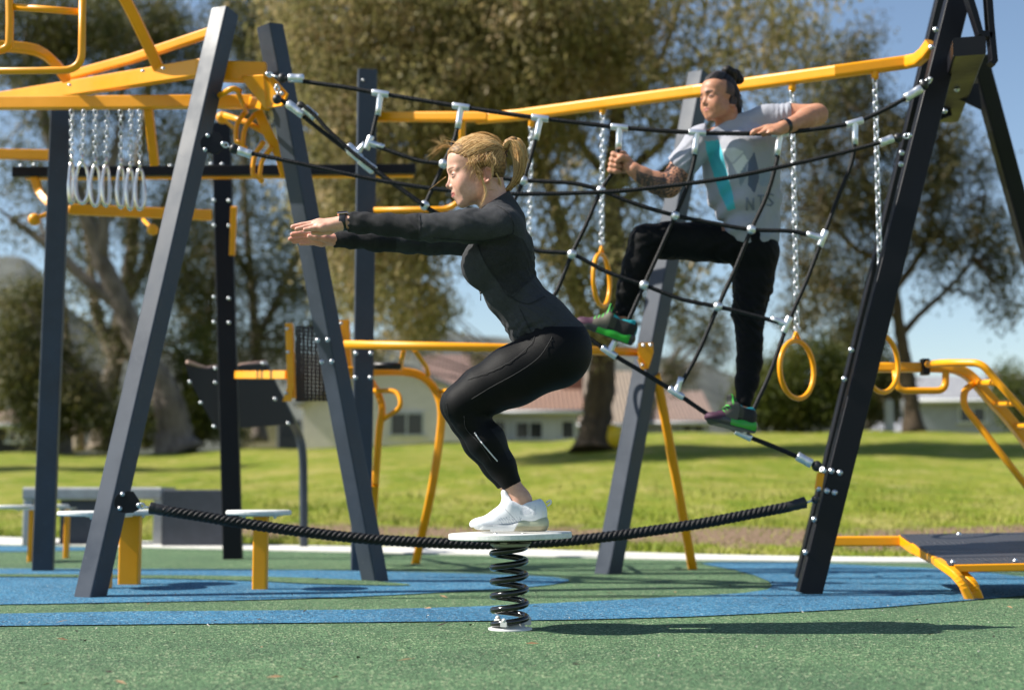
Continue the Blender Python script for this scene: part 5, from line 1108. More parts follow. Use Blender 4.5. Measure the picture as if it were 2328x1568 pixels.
# ================================================================= WOMAN squatting on the spring board
wo = empty('person', tuple(U(1180, 1207, DW)), 'woman with a blond ponytail squatting on the round spring board, arms stretched forward', 'person')
def W(px, py, dy=0.0): return U(px, py, DW + dy)
def wr(r, dy=0.0): return r * (DW + dy) / FPX
YS = (np.array([0, 1.0, 0]))
def chain(F, pts, k=.02, sq=None, off=0.0):
    for (a, b) in zip(pts[:-1], pts[1:]):
        da, db_ = (a[3] if len(a) > 3 else 0), (b[3] if len(b) > 3 else 0)
        F.cap(W(a[0], a[1], da), W(b[0], b[1], db_), wr(a[2], da) + off, wr(b[2], db_) + off, k, 'add', sq)
def torso(F, off=0.0):
    chain(F, [(1140, 520, 48), (1139, 588, 72)], .03, (YS, .66), off); chain(F, [(1139, 588, 72), (1163, 664, 58)], .03, (YS, .74), off); chain(F, [(1163, 664, 58), (1224, 735, 66)], .03, (YS, .72), off); chain(F, [(1224, 735, 66), (1272, 784, 70)], .03, (YS, .64), off)
    for s_ in (-1, 1): F.ell(W(1103, 602, s_ * .055), np.array([.079, .055, .084]) + off, None, .03); F.cap(W(1150, 556, s_ * .11), W(1176, 556, s_ * .06), wr(38) + off, wr(33) + off, .03)
    F.cap(W(1128, 500, -.10), W(1128, 500, .10), wr(40) + off, wr(40) + off, .03)
    F.cap(W(1150, 520, -.12), W(1150, 520, .12), wr(40) + off, wr(40) + off, .03)
def arms(F, off=0.0):
    chain(F, [(1140, 513, 41, -.155), (1062, 514, 37, -.155), (985, 518, 30, -.14), (945, 516, 27.5, -.13), (880, 511, 23.5, -.115), (825, 507, 21, -.10), (776, 507, 17, -.09)], .018, None, off)
    chain(F, [(1120, 545, 36, .155), (1047, 549, 29, .15), (985, 551, 27, .14), (930, 550, 25, .12), (856, 548, 22, .10), (795, 545, 17, .085), (768, 543, 14.5, .075)], .018, None, off)
def legs(F, off=0.0):
    for s_ in (-1, 1):
        dy = s_ * .088; x = 0 if s_ < 0 else -1
        F.ell(W(1272, 803, s_ * .068), np.array([.105, .098, .108]) + off, None, .03)
        chain(F, [(1250 + x, 812, 74, dy), (1165 + x * 3, 856, 66, dy), (1100 + x * 6, 890, 54, dy), (1054 + x * 7, 918, 41, dy)], .03, None, off)
        chain(F, [(1054 + x * 7, 918, 41, dy), (1068 + x * 9, 955, 37, dy * .95)], .03, None, off)
        chain(F, [(1070 + x * 9, 955, 36, dy * .95), (1106 + x * 11, 1003, 42, dy * .9), (1140 + x * 12, 1058, 31, dy * .85), (1165 + x * 10, 1104, 22.5, dy * .8)], .02, None, off)
        F.cap(W(1060 + x * 7, 910, dy - .0), W(1048 + x * 7, 925, dy), wr(37) + off, wr(36) + off, .02)
lo = U(745, 1225, DW + .3); hi = U(1375, 425, DW + .3); LO = np.array([lo[0] - .05, DW - .30, lo[2] - .02]); HI = np.array([hi[0] + .05, DW + .30, hi[2] + .05])
# jacket
J = Field(np.array([LO[0], LO[1], W(0, 810)[2]]), HI, .004); torso(J, .001); arms(J, .002)
chain(J, [(1150, 500, 44), (1128, 458, 39)], .02)
for i_, (x, r_) in enumerate([(797, 20.5), (804, 18), (811, 21.5), (820, 19), (829, 21)]): J.cap(W(x, 507 + (-2 if i_ % 2 else 2), -.095), W(x + 3, 503 + (3 if i_ % 2 else -1), -.099), wr(r_), wr(r_ - .5), .004)
for i_, (x, r_) in enumerate([(764, 17.5), (771, 15.5), (777, 18), (785, 15)]): J.cap(W(x, 544 + (-1 if i_ % 2 else 2), .076), W(x + 2, 541, .078), wr(r_), wr(r_ - .5), .004)
px, py, Y_ = J.pix(); X_, Y_, Z_ = J.xyz()
wr_amp = .0009 + .0034 * np.exp(-((px - 1190) / 60) ** 2 - ((py - 760) / 26) ** 2) + .0026 * np.exp(-((px - 960) / 30) ** 2 - ((py - 520) / 40) ** 2) + .0022 * np.exp(-((px - 1225) / 26) ** 2 - ((py - 600) / 50) ** 2) + .0014 * np.exp(-((px - 815) / 30) ** 2) + .0014 * np.exp(-((px - 1070) / 30) ** 2 - ((py - 485) / 20) ** 2)
J.v += (wr_amp * wob(X_, Y_, Z_, 95, .4)).astype(np.float32)
hem = np.interp(px, [1140, 1168, 1210, 1255, 1300, 1346, 1380], [800, 788, 771, 763, 763, 766, 768]); J.clip((py - hem) / 700)
J.clip(np.where((np.abs(Y_ - DW) < .075) & (px > 1062), (474 - (px - 1090) * .60) - py, -20) / 700 * .86)
J.clip(np.where(Y_ < DW, 792 - px + 3 * np.sin(py * .5), 760 - px + 3 * np.sin(py * .4)) / 700)
jm = J.mesh(); P = jm[0]; jx, jy = pixpts(P); c = np.tile((.022, .023, .026), (len(P), 1)); near = P[:, 1] < DW
blk = (.0035, .0035, .004)
c[(jx < 952) & near] = blk; c[(jx < 900) & ~near] = blk
c[inpoly(jx, jy, [(1165, 531), (1190, 545), (1207, 572), (1218, 625), (1190, 648), (1160, 674), (1132, 640), (1104, 600), (1090, 570), (1083, 550)]) & (np.abs(P[:, 1] - DW) > .04)] = blk
# seams: thin darker lines
def seam(c, x, y, pts, w, colr, mask=None):
    d = np.full(len(x), 1e9)
    for (a, b) in zip(pts[:-1], pts[1:]):
        ax_, ay_ = b[0] - a[0], b[1] - a[1]; t = np.clip(((x - a[0]) * ax_ + (y - a[1]) * ay_) / (ax_ * ax_ + ay_ * ay_), 0, 1); d = np.minimum(d, np.hypot(x - a[0] - t * ax_, y - a[1] - t * ay_))
    k = (d < w) & (mask if mask is not None else True); c[k] = colr
mesh_obj('jacket', jm, M['jacket'], wo, c)
def surf_line(F, pts, side, lift=.0012, n=60):
    """drape a thread over the cloth: walk picture points inwards until the surface is met"""
    out = []; P2 = spline([np.array([a, b, 0.]) for a, b in pts], max(2, n // (len(pts) - 1)))
    for q in P2:
        r = ray(q[0], q[1]); best = None
        for d in np.arange(DW - .32, DW + .3, .0025):
            p = CAM + r * (d / r[1]); i = np.round((p - F.lo) / F.h).astype(int)
            if (i < 0).any() or (i >= F.n).any(): continue
            if F.v[tuple(i)] < F.h * .4: best = p - r / np.linalg.norm(r) * (lift + .001); break
        if best is not None: out.append(best)
    return out
def threads(name, F, lines, r, m, parent):
    for ln in lines:
        o = MB()
        Q_ = surf_line(F, ln, 0)
        segs = [[]]
        for q in Q_:
            if segs[-1] and np.linalg.norm(q - segs[-1][-1]) > .02: segs.append([])
            segs[-1].append(q)
        for s_ in [max(segs, key=len)]:
            if len(s_) > 4:
                a_ = np.array(s_); a_[1:-1] = (a_[:-2] + a_[1:-1] + a_[2:]) / 3; o.tube([Vector(q) for q in a_], r, 5)
        if o.v: o.build(name, m, parent)
dk = mat('dark_seam', (.003, .003, .004), .7)
threads('seam', J, [[(1128, 466), (1150, 480), (1167, 505), (1168, 530)], [(953, 488), (955, 510), (953, 532), (950, 543)], [(1168, 530), (1140, 545), (1075, 548), (985, 541)], [(1083, 553), (1104, 600), (1132, 640), (1160, 676), (1190, 650), (1219, 627)], [(1160, 676), (1200, 690), (1240, 672)], [(1181, 700), (1200, 740), (1212, 768)]], .0011, dk, wo)
# zip down the chest edge with its pull
o = MB(); zp = [W(next(x for x in np.arange(1030, 1130, .5) if J.v[tuple(np.round((W(x, y, -.008) - J.lo) / J.h).astype(int))] < .002), y, -.008) for y in (572, 590, 605, 620, 636, 652, 666)]; o.tube(spline(zp, 8), .0022, 6); e_ = zp[-1]; o.tube([e_, e_ + np.array([0, -.002, -.026])], .0016, 6); o.ball(e_, .0042, 10); o.build('zip', mat('dark_zip', (.05, .05, .055), .3, .6), wo)
# leggings
Lg = Field(np.array([W(995, 0)[0] - .03, LO[1], W(0, 1135, -.1)[2]]), np.array([HI[0], HI[1], W(0, 690)[2]]), .004); legs(Lg); chain(Lg, [(1224, 735, 62), (1272, 784, 70)], .03, (YS, .64))
px, py, Y_ = Lg.pix(); X_, Y_, Z_ = Lg.xyz(); Lg.v += (.0012 * wob(X_, Y_, Z_, 120, 2.2) * np.exp(-((px - 1090) / 26) ** 2 - ((py - 935) / 22) ** 2)).astype(np.float32)
Lg.clip(np.where(Y_ < DW, (py - (1114 - (px - 1145) * .52)), (py - (1109 - (px - 1137) * .50))) / 700); Lg.clip((742 - py) / 700 * np.ones_like(X_))
lm_ = Lg.mesh(); lx_, ly_ = pixpts(lm_[0]); c = np.tile((.0045, .0045, .005), (len(lm_[0]), 1)); nearl = lm_[0][:, 1] < DW
c[inpoly(lx_, ly_, [(1116, 975), (1133, 968), (1166, 1010), (1170, 1040), (1155, 1045), (1140, 1010)]) & nearl] = (.013, .013, .015)
mesh_obj('leggings', lm_, M['leggings'], wo, c)
threads('seam', Lg, [[(1061, 862), (1110, 846), (1160, 822), (1203, 786), (1216, 764)], [(1072, 907), (1120, 878), (1180, 845), (1225, 812), (1250, 775), (1255, 764)], [(1055, 946), (1060, 975), (1092, 1010), (1118, 1050)], [(1014, 915), (1022, 955), (1045, 995), (1078, 1035), (1110, 1074)]], .0009, M['thread'], wo)
threads('reflective_stripe', Lg, [[(1079, 983), (1092, 1002), (1112, 1026), (1131, 1048)]], .0022, mat('reflective_dots', (.55, .55, .57), .4), wo)
# body: trunk and limbs under the clothes, hands, head
Bd = Field(LO, HI, .006); torso(Bd, -.007); arms(Bd, -.006); legs(Bd, -.006)
for s_ in (-1, 1):
    dy = s_ * .088; Bd.cap(W(1160, 1095, dy * .8), W(1181, 1128, dy * .8), .0265, .0270, .012); Bd.cap(W(1181, 1128, dy * .8), W(1192, 1165, dy * .8), .027, .027, .02); Bd.cap(W(1180, 1150, dy * .8), W(1110, 1185, dy * .8), .024, .02, .02)
    Bd.cap(W(1178, 1120, dy * .8 + s_ * .0), W(1196, 1135, dy * .8), .019, .019, .015)
bm_ = Bd.mesh()
def hand_field(pts, lo_px, hi_px, dlo, dhi, h=.0018):
    a = U(lo_px[0], lo_px[1], dhi); b_ = U(hi_px[0], hi_px[1], dhi); F = Field([min(a[0], b_[0]) - .01, dlo, min(a[2], b_[2]) - .01], [max(a[0], b_[0]) + .01, dhi, max(a[2], b_[2]) + .02], h)
    return F
Hn = hand_field(None, (648, 545), (800, 485), DW - .14, DW - .03)
hk = .007
def fng(F, pts, k=.0015):
    for a, b in zip(pts[:-1], pts[1:]): F.cap(W(a[0], a[1], a[2]), W(b[0], b[1], b[2]), wr(a[3]), wr(b[3]), k)
# near hand: back of the hand up and towards the camera, little finger nearest
fng(Hn, [(800, 505, -.092, 17), (778, 507, -.090, 15.5)], hk)
for kx, ky, kd in [(722, 518, -.108), (716, 513, -.098), (712, 508.5, -.085), (714, 507, -.072)]: fng(Hn, [(776, 508, (-.090 + kd) / 2, 14), (kx + 12, ky - .5, kd, 8.5), (kx, ky, kd, 7.2)], .010)
fng(Hn, [(722, 518, -.108, 6.6), (706, 520.5, -.110, 5.6), (693.5, 522.5, -.111, 4.9)]); fng(Hn, [(716, 513, -.098, 7.0), (692, 517, -.100, 6.0), (675, 521, -.101, 5.2)]); fng(Hn, [(712, 508.5, -.085, 7.2), (686, 511.5, -.086, 6.2), (666, 516, -.086, 5.5)]); fng(Hn, [(714, 507, -.072, 7), (690, 511, -.070, 6.0), (672, 514, -.069, 5.2)])
fng(Hn, [(772, 515, -.078, 10), (748, 525, -.066, 8.5), (728, 528, -.060, 7.2), (712, 529, -.058, 5.8)], .008)
Hf = hand_field(None, (640, 572), (790, 515), DW + .02, DW + .13)
fng(Hf, [(785, 543, .080, 15), (765, 543, .077, 13.8)], hk)
for kx, ky, kd in [(712, 531, .066), (708, 539, .072), (711, 546, .075), (719, 551.5, .075)]: fng(Hf, [(764, 543, .077, 13.5), (kx + 12, ky, kd + .002, 9), (kx, ky, kd, 7.2)], .010)
fng(Hf, [(712, 531, .066, 6.8), (684, 529.5, .064, 6.4), (665, 533, .063, 5.6)]); fng(Hf, [(708, 539, .072, 7.0), (680, 540, .070, 6.3), (660.5, 543.5, .069, 5.6)]); fng(Hf, [(711, 546, .075, 6.8), (687, 547.5, .074, 6.0), (668, 549.5, .073, 5.2)]); fng(Hf, [(719, 551.5, .075, 6.2), (701, 553, .074, 5.4), (684, 554, .073, 4.8)])
fng(Hf, [(760, 545, .066, 11), (740, 541.5, .052, 9.2), (720, 538.5, .047, 7.8), (704, 537, .046, 6.4)], .007)
nl = []
hO = W(1085, 389); yaw = math.radians(7); FW = np.array([-math.cos(yaw), -math.sin(yaw), 0]); UPW = np.array([0, 0, 1.0])
HSc = (DW / FPX) / .0014286
nk = [(W(1112, 420), W(1131, 492), .050, .053)]
Hd, HT, HR = head(hO, FW, UPW, HSc, .002, False, nk)
head_m = Hd.mesh(); hn_m, hf_m = Hn.mesh(), Hf.mesh()
base_w = np.array((.66, .39, .29))
ct = face_tint(head_m[0], hO, HR, HSc, base_w, (.50, .13, .12), (.16, .09, .05), (.68, .26, .18))
def tone(P, base, knuck=None):
    c = np.tile(base, (len(P), 1)); return c
chn = np.tile((.67, .37, .27), (len(hn_m[0]), 1)); chf = np.tile((.66, .33, .24), (len(hf_m[0]), 1))
hx, hy = pixpts(hn_m[0]); 
for (a_, b2) in [(719, 518), (740, 510), (697, 515), (690, 521)]: w_ = np.exp(-((hx - a_) / 4) ** 2 - ((hy - b2) / 5) ** 2)[:, None]; chn = chn * (1 - .4 * w_) + np.array((.45, .18, .12)) * .4 * w_
tips = np.clip((690 - hx) / 25, 0, 1)[:, None] * .45; chn = chn * (1 - tips) + np.array((.72, .30, .22)) * tips
hx, hy = pixpts(hf_m[0]); tips = np.clip((700 - hx) / 35, 0, 1)[:, None] * .55; chf = chf * (1 - tips) + np.array((.72, .26, .17)) * tips
allm = join([bm_, head_m, hn_m, hf_m]); cols = np.concatenate([tone(bm_[0], base_w * .88), ct, chn, chf])
mesh_obj('body', allm, M['skin_w'], wo, cols)
eyes(HT, HR, HSc, wo, (.045, .06, .07))
# hair: close cap, then thousands of strands drawn back to the tie
HC = Field(hO - .17, hO + .17, .0025); HC.ell(HT(-3, 0, 30), np.array((93, 78.5, 88)) * HSc * .001, HR, .01); HC.ell(HT(-40, 0, 6), np.array((48, 66, 62)) * HSc * .001, HR, .02); HC.ell(HT(50, 0, 50), np.array((50, 60, 42)) * HSc * .001, HR, .02)
X_, Y_, Z_ = HC.xyz(); d0 = [X_ - hO[0], Y_ - hO[1], Z_ - hO[2]]; hf = (d0[0] * HR[0, 0] + d0[1] * HR[1, 0] + d0[2] * HR[2, 0]) * 1000 / HSc; hu = (d0[2] + d0[0] * 0) * 1000 / HSc; hl = (d0[0] * HR[0, 1] + d0[1] * HR[1, 1] + d0[2] * HR[2, 1]) * 1000 / HSc
HLF = [-110, -85, -60, -45, -34, -24, -8, 4, 20, 34, 50, 66, 84, 100, 120]; HLU = [-38, -46, -48, -46, -28, 0, -2, -6, 4, 16, 27, 37, 46, 54, 61]
line = np.interp(hf + np.abs(hl) * .12, HLF, HLU) + 3 * np.sin(hf * .35 + hl * .2) + (np.abs(hl) < 25) * 0
HC.clip((line - hu) / 1000 * .8)
tie = HT(-95, 2, 66)
pt = [(1148, 338, 8), (1155, 326, 11), (1166, 323, 14), (1177, 338, 15.5), (1183, 362, 16), (1181, 390, 14), (1172, 412, 11), (1158, 428, 7), (1145, 437, 3)]
PTF = Field(U(1120, 450, DW) - .05, U(1215, 295, DW) + .05, .003)
for a, b in zip(pt[:-1], pt[1:]): PTF.cap(W(a[0], a[1], -.004), W(b[0], b[1], -.004), wr(a[2]) * .88, wr(b[2]) * .88, .006)
hm_, pm_ = HC.mesh(), PTF.mesh()
def blond(P, seed=0, dark=0.0):
    n = np.sin(P[:, 0] * 420 + 3 * np.sin(P[:, 2] * 150 + seed)) * .5 + .5; n2 = np.sin(P[:, 2] * 520 + 2 * np.sin(P[:, 0] * 90) + seed) * .5 + .5; w_ = (n * .5 + n2 * .5)[:, None] * (1 - dark)
    return np.array((.10, .050, .018)) * (1 - w_) + np.array((.36, .20, .075)) * w_
hh = join([hm_, pm_]); q = local(hh[0], hO, HR, HSc); c = blond(hh[0]); low = np.clip((10 - q[:, 2]) / 40, 0, 1) * (q[:, 0] < -10) * (q[:, 0] > -105) * (np.arange(len(q)) < len(hm_[0])); c = c * (1 - .75 * low[:, None]) + np.array((.035, .018, .009)) * .75 * low[:, None]
hair_o = mesh_obj('hair', hh, M['hair'], wo, c)
pal = [np.array(x) for x in ((.26, .125, .042), (.46, .25, .088), (.68, .42, .17), (.85, .60, .31), (.14, .062, .022), (.56, .32, .12))]
def on_scalp(f_, l_, u_, lift):
    v_ = np.array([f_ + 3, l_, u_ - 30.0]); r_ = np.array([94, 79.5, 89]); s_ = 1 / math.sqrt(((v_ / r_) ** 2).sum()); e = v_ * s_ + np.array([-3, 0, 30]); nrm = e / np.linalg.norm(e); 
    if f_ > 20 and u_ > 20: lift += 4.0 * min(1, (f_ - 20) / 50)
    return HT(*(e + nrm * lift))
paths, cc = [], []
rng = random.Random(5)
for i in range(2600):
    t = rng.random(); l0 = rng.uniform(-78, 78); a0 = abs(l0)
    if rng.random() < .72: f0 = 98 - (a0 / 78) ** 2 * 75 + rng.uniform(-10, 4); u0 = np.interp(f0 + a0 * .12, HLF, HLU) + rng.uniform(0, 30)
    else: f0 = rng.uniform(-70, -20); u0 = np.interp(f0, HLF, HLU) + rng.uniform(0, 20); a0 = 72; l0 = math.copysign(rng.uniform(45, 78), l0)
    A = np.array([f0, l0, u0]); B_ = np.array([-88, rng.uniform(-4, 8), 62 + rng.uniform(-7, 7)]); P = []; sag = rng.uniform(-12, 12); lf = rng.uniform(.2, 2.6); ph = rng.uniform(0, 6); am = rng.uniform(0, 2.5)
    for k in range(15):
        s_ = k / 14; m_ = A * (1 - s_) + B_ * s_; m_[2] += math.sin(math.pi * s_) * (18 + sag); m_[1] += math.sin(math.pi * s_) * l0 * .25; P.append(on_scalp(m_[0], m_[1] + am * math.sin(ph + s_ * 9), m_[2], lf * (1 - .3 * s_)))
    P[-1] = tie + np.array([rng.uniform(-.004, .004), rng.uniform(-.006, .006), rng.uniform(-.006, .006)]); paths.append(P); cc.append(pal[rng.choice([0, 1, 1, 2, 2, 3, 5, 4])] * rng.uniform(.8, 1.15))
ptl = [np.array(list(W(a, b, -.004))) for a, b, _ in pt]; ptS = np.array(spline(ptl, 4)); rS = np.interp(np.linspace(0, 8, len(ptS)), range(9), [wr(a[2]) for a in pt])
for i in range(1300):
    an, rad_ = rng.uniform(0, 6.28), math.sqrt(rng.random()) * 1.08; w1 = rng.uniform(-.5, .5); ln = rng.uniform(.72, 1.0); n_ = int(len(ptS) * ln); P = []
    for k in range(n_):
        a2 = an + w1 * k / len(ptS) * 2; rr = rS[k] * rad_; P.append(ptS[k] + np.array([math.cos(a2) * rr, math.sin(a2) * rr * 1.1, math.sin(a2 * 2) * rr * .3 + math.cos(a2) * rr * .55]))
    paths.append(P); cc.append(pal[rng.choice([1, 2, 2, 3, 3, 5, 0])] * rng.uniform(.85, 1.2))
def wisp(pts, n, spread, jit=.0015, c_=(2, 3, 3, 1)):
    for _ in range(n * 2):
        off = np.array([rng.gauss(0, 1), rng.gauss(0, 1), rng.gauss(0, 1)]); P = spline([W(a, b, d_) + off * spread * (i / (len(pts) - 1)) ** 1.2 + RNG.normal(0, jit, 3) for i, (a, b, d_) in enumerate(pts)], 5); paths.append(np.array(P)[:int(len(P) * rng.uniform(.6, 1))]); cc.append(pal[rng.choice(c_)])
wisp([(1034, 336, -.01), (1012, 333, -.01), (997, 338, -.012), (982, 350, -.012), (972, 362, -.012)], 13, .010, .003); wisp([(1030, 334, 0), (1006, 328, 0), (990, 314, .01), (978, 311, .01)], 6, .011, .003); wisp([(1026, 338, 0), (1012, 325, 0), (1014, 306, 0)], 3, .009, .003); wisp([(1040, 326, 0), (1016, 318, 0), (1000, 322, 0)], 4, .01, .003)
wisp([(1085, 378, -.088), (1094, 398, -.086), (1100, 420, -.078), (1104, 440, -.072), (1096, 462, -.07), (1092, 472, -.07)], 26, .004); wisp([(1070, 370, -.084), (1082, 385, -.088), (1088, 402, -.084), (1094, 415, -.078)], 30, .004); wisp([(1108, 352, -.09), (1118, 372, -.088), (1119, 392, -.084), (1117, 408, -.078)], 16, .004)
wisp([(1098, 352, -.09), (1080, 368, -.088), (1064, 372, -.085), (1058, 376, -.082)], 26, .004); wisp([(1060, 320, -.05), (1040, 332, -.035), (1024, 345, -.02)], 16, .003); wisp([(1112, 352, -.09), (1128, 362, -.085), (1137, 370, -.08)], 12, .004)
wisp([(1128, 395, -.06), (1136, 412, -.045), (1138, 430, -.035)], 20, .005); wisp([(1178, 345, -.02), (1192, 350, -.02), (1200, 364, -.02), (1197, 374, -.02)], 14, .003); wisp([(1145, 330, -.02), (1155, 317, -.01), (1170, 316, 0), (1184, 332, 0)], 14, .004); wisp([(1070, 307, -.01), (1100, 302, 0), (1128, 312, 0), (1147, 334, 0)], 24, .003)
wisp([(1014, 402, -.02), (1000, 412, -.02), (985, 424, -.02), (971, 434, -.02)], 3, .001, .0005)
for i in range(260):
    f0 = rng.uniform(-70, 90); l0 = rng.uniform(-60, 60); u0 = 80 + rng.uniform(-30, 30); P = []; up_ = rng.uniform(3, 11); ln = rng.uniform(20, 70)
    for k in range(9): s_ = k / 8; P.append(on_scalp(f0 - ln * s_, l0 * (1 - .3 * s_), u0 + 14 * math.sin(s_ * 3) , 1.5 + up_ * s_ ** 1.5 * math.sin(1.2 + s_ * 1.5)))
    paths.append(P); cc.append(pal[rng.choice([2, 3, 3, 5])])
for (ax0, ay0) in [(1066, 372), (1078, 366), (1090, 362), (1104, 358), (1118, 356), (1128, 366), (1084, 386), (1096, 394)]:
    for _ in range(16):
        dx_, dy_ = rng.uniform(-20, 14), rng.uniform(6, 26); cv = rng.uniform(-8, 8); P = spline([W(ax0 + rng.gauss(0, 3), ay0 - 8 + rng.gauss(0, 3), -.086), W(ax0 + dx_ * .5 + cv, ay0 + dy_ * .4, -.092 - rng.random() * .008), W(ax0 + dx_, ay0 + dy_, -.088)], 6); paths.append(np.array(P)); cc.append(pal[rng.choice([0, 2, 3, 4, 5])])
strands(paths, .00055, cc, 'hair_strands', hair_o); 
o = MB(); o.tube([tie + np.array([.003 * math.sin(t * 3), .013 * math.cos(t), .013 * math.sin(t)]) for t in np.linspace(0, 6.28, 29)[:-1]], .0042, 8, closed=True); o.build('hair_tie', mat('brown_hair_tie', (.09, .035, .03), .6), wo)
# watch on the near wrist
wa = empty('watch', (0, 0, 0), None); wa.parent = wo; wc = W(781, 506, -.092); wa.location = Vector(wc) - Vector(wo.location)
axw = (W(770, 507, -.09) - W(795, 505, -.092)); axw /= np.linalg.norm(axw); uu = np.array([0, 0, 1.0]); uu -= axw * (uu @ axw); uu /= np.linalg.norm(uu); vv = np.cross(axw, uu)
o = MB(); ringp = []
for t in np.linspace(0, 6.283, 33)[:-1]: ringp.append(wc + uu * .0262 * math.cos(t) + vv * .0268 * math.sin(t))
o.sweep(ringp, rrect(.0028, .022, .001), axw, False, True, closed=True); o.build('band', M['strap'], wa)
o = MB(); cp = wc + uu * .0292; o.bar([cp - axw * .017, cp + axw * .017], .030, .0085, uu, r=.004); o.build('case', mat('rose_gold_case', (.75, .50, .42), .22, 1.0), wa); o = MB(); cp = wc + uu * .0342; o.bar([cp - axw * .0155, cp + axw * .0155], .027, .0028, uu, r=.001); o.build('glass', mat('watch_glass', (.01, .015, .04), .05), wa)
# white running shoes
def sW_u(a, b, c):
    k = np.tile((.72, .73, .76), (len(a), 1)); k[(np.abs(a - .105 - (c - .03) * .9) < .0016) & (c < .08)] = (.40, .42, .46); mesh_ = ((a > .09) & (a < .17) & (c < .05) & (np.sin(a * 700 + c * 300) * np.sin(c * 700) > .35)) | ((a > .04) & (a < .10) & (c > .055) & (c < .09) & (np.sin(a * 900) * np.sin(c * 900) > .3)); k[mesh_] = (.42, .44, .50); k[(a < .02) & (c < .07)] = (.72, .73, .72); return k
def sW_s(a, b, c):
    k = np.tile((.66, .66, .66), (len(a), 1)); k[(c > np.interp(a, [-.02, .02, .085, .12, .25, .29], [.055, .061, .036, .022, .018, .026]))] = (.34, .35, .36); air = (a < .108 - (c - .02) * .55); k[air] = (.36, .38, .27); k[air & (c < .018)] = (.30, .27, .17); k[(c < .006) & (a > .2)] = (.25, .22, .15); return k
st = dict(hgt=[.060, .066, .040, .026, .022, .030], upper=sW_u, sole=sW_s)
for s_ in (-1, 1):
    dy = s_ * .070; hl_ = W(1245, 1206, dy); to_ = W(1068, 1207, dy); r_, ST = shoe(wo, hl_, to_, (0, 0, 1), .25, (M['shoe_white'], M['sole_w']), st)
    o = MB(); wl = mat('white_lace', (.70, .71, .72), .7)
    for i in range(5):
        a = .095 + i * .016; h_ = .106 - i * .0125; o.tube([ST(a, -.022, h_ - .010), ST(a + .004, 0, h_ + .002), ST(a, .022, h_ - .010)], .0022, 6)
    for s2 in (-1, 1): o.tube(spline([ST(.098, s2 * .004, .112), ST(.112, s2 * .016, .130), ST(.122, s2 * .02, .138), ST(.124, s2 * .012, .128), ST(.102, s2 * .002, .112)], 6), .0019, 6)
    o.tube(spline([ST(.004, -.006, .100), ST(-.010, 0, .107), ST(-.013, 0, .098), ST(.0, .004, .088)], 6), .0022, 6); o.build('laces', wl, r_)
# ================================================================= MAN climbing in the net
DM = float(nd_(1660)) + .14
mn = empty('person', tuple(U(1690, 978, nd_(1690))), 'tattooed man with a dark topknot standing in the rope net in a grey printed T-shirt', 'person')
def Q(px, py, dy=0.0): return U(px, py, DM + dy)
def qr(r, dy=0.0): return r * (DM + dy) / FPX
def ch(F, pts, k=.02, off=0.0, sq=None):
    for a, b in zip(pts[:-1], pts[1:]): F.cap(Q(a[0], a[1], a[3]), Q(b[0], b[1], b[3]), qr(a[2], a[3]) + off, qr(b[2], b[3]) + off, k, 'add', sq)
def trunk(F, off=0.0):
    ch(F, [(1637, 345, 47, .03), (1650, 455, 38, .03)], .03, off); ch(F, [(1708, 335, 56, .02), (1716, 450, 48, .03)], .03, off); ch(F, [(1676, 350, 52, -.035), (1690, 460, 44, -.02)], .03, off)
    ch(F, [(1690, 455, 50, .02), (1708, 545, 50, .03)], .03, off); ch(F, [(1600, 318, 30, -.02), (1655, 296, 30, .03), (1735, 278, 31, .03)], .03, off)
def armR(F, off=0.0):
    ch(F, [(1590, 322, 33, -.02), (1555, 375, 29, -.05), (1520, 422, 26.5, -.09)], .02, off); ch(F, [(1520, 424, 26.5, -.09), (1492, 416, 25.5, -.10), (1462, 400, 19.5, -.12), (1440, 386, 16.5, -.13)], .015, off)
def armL(F, off=0.0):
    ch(F, [(1735, 275, 33, .02), (1795, 265, 28, .02), (1852, 262, 25.5, -.02)], .02, off); ch(F, [(1858, 261, 25.5, -.03), (1832, 270, 24.5, -.09), (1800, 284, 17.5, -.16), (1781, 289, 15, -.19)], .012, off)
def legsM(F, off=0.0):
    ch(F, [(1700, 535, 50, .03), (1712, 575, 54, .03)], .03, off)
    ch(F, [(1672, 556, 46, .02), (1590, 549, 43.5, .0), (1520, 547, 41.5, -.02), (1468, 547, 37, -.04)], .025, off); ch(F, [(1467, 549, 36.5, -.04), (1449, 602, 33.5, -.03), (1431, 658, 28.5, -.02), (1418, 712, 20.5, -.01)], .02, off)
    ch(F, [(1722, 570, 50, .05), (1712, 640, 45, .05), (1702, 710, 35.5, .04), (1704, 780, 28, .02)], .025, off); ch(F, [(1704, 780, 28, .02), (1704, 822, 28.5, .02), (1698, 868, 25, .0), (1690, 915, 18, -.03)], .02, off)
p0, p1 = Q(1380, 1000, .3), Q(1910, 120, .3); LOm = np.array([p0[0] - .05, DM - .34, p0[2] - .02]); HIm = np.array([p1[0] + .05, DM + .27, p1[2] + .02])
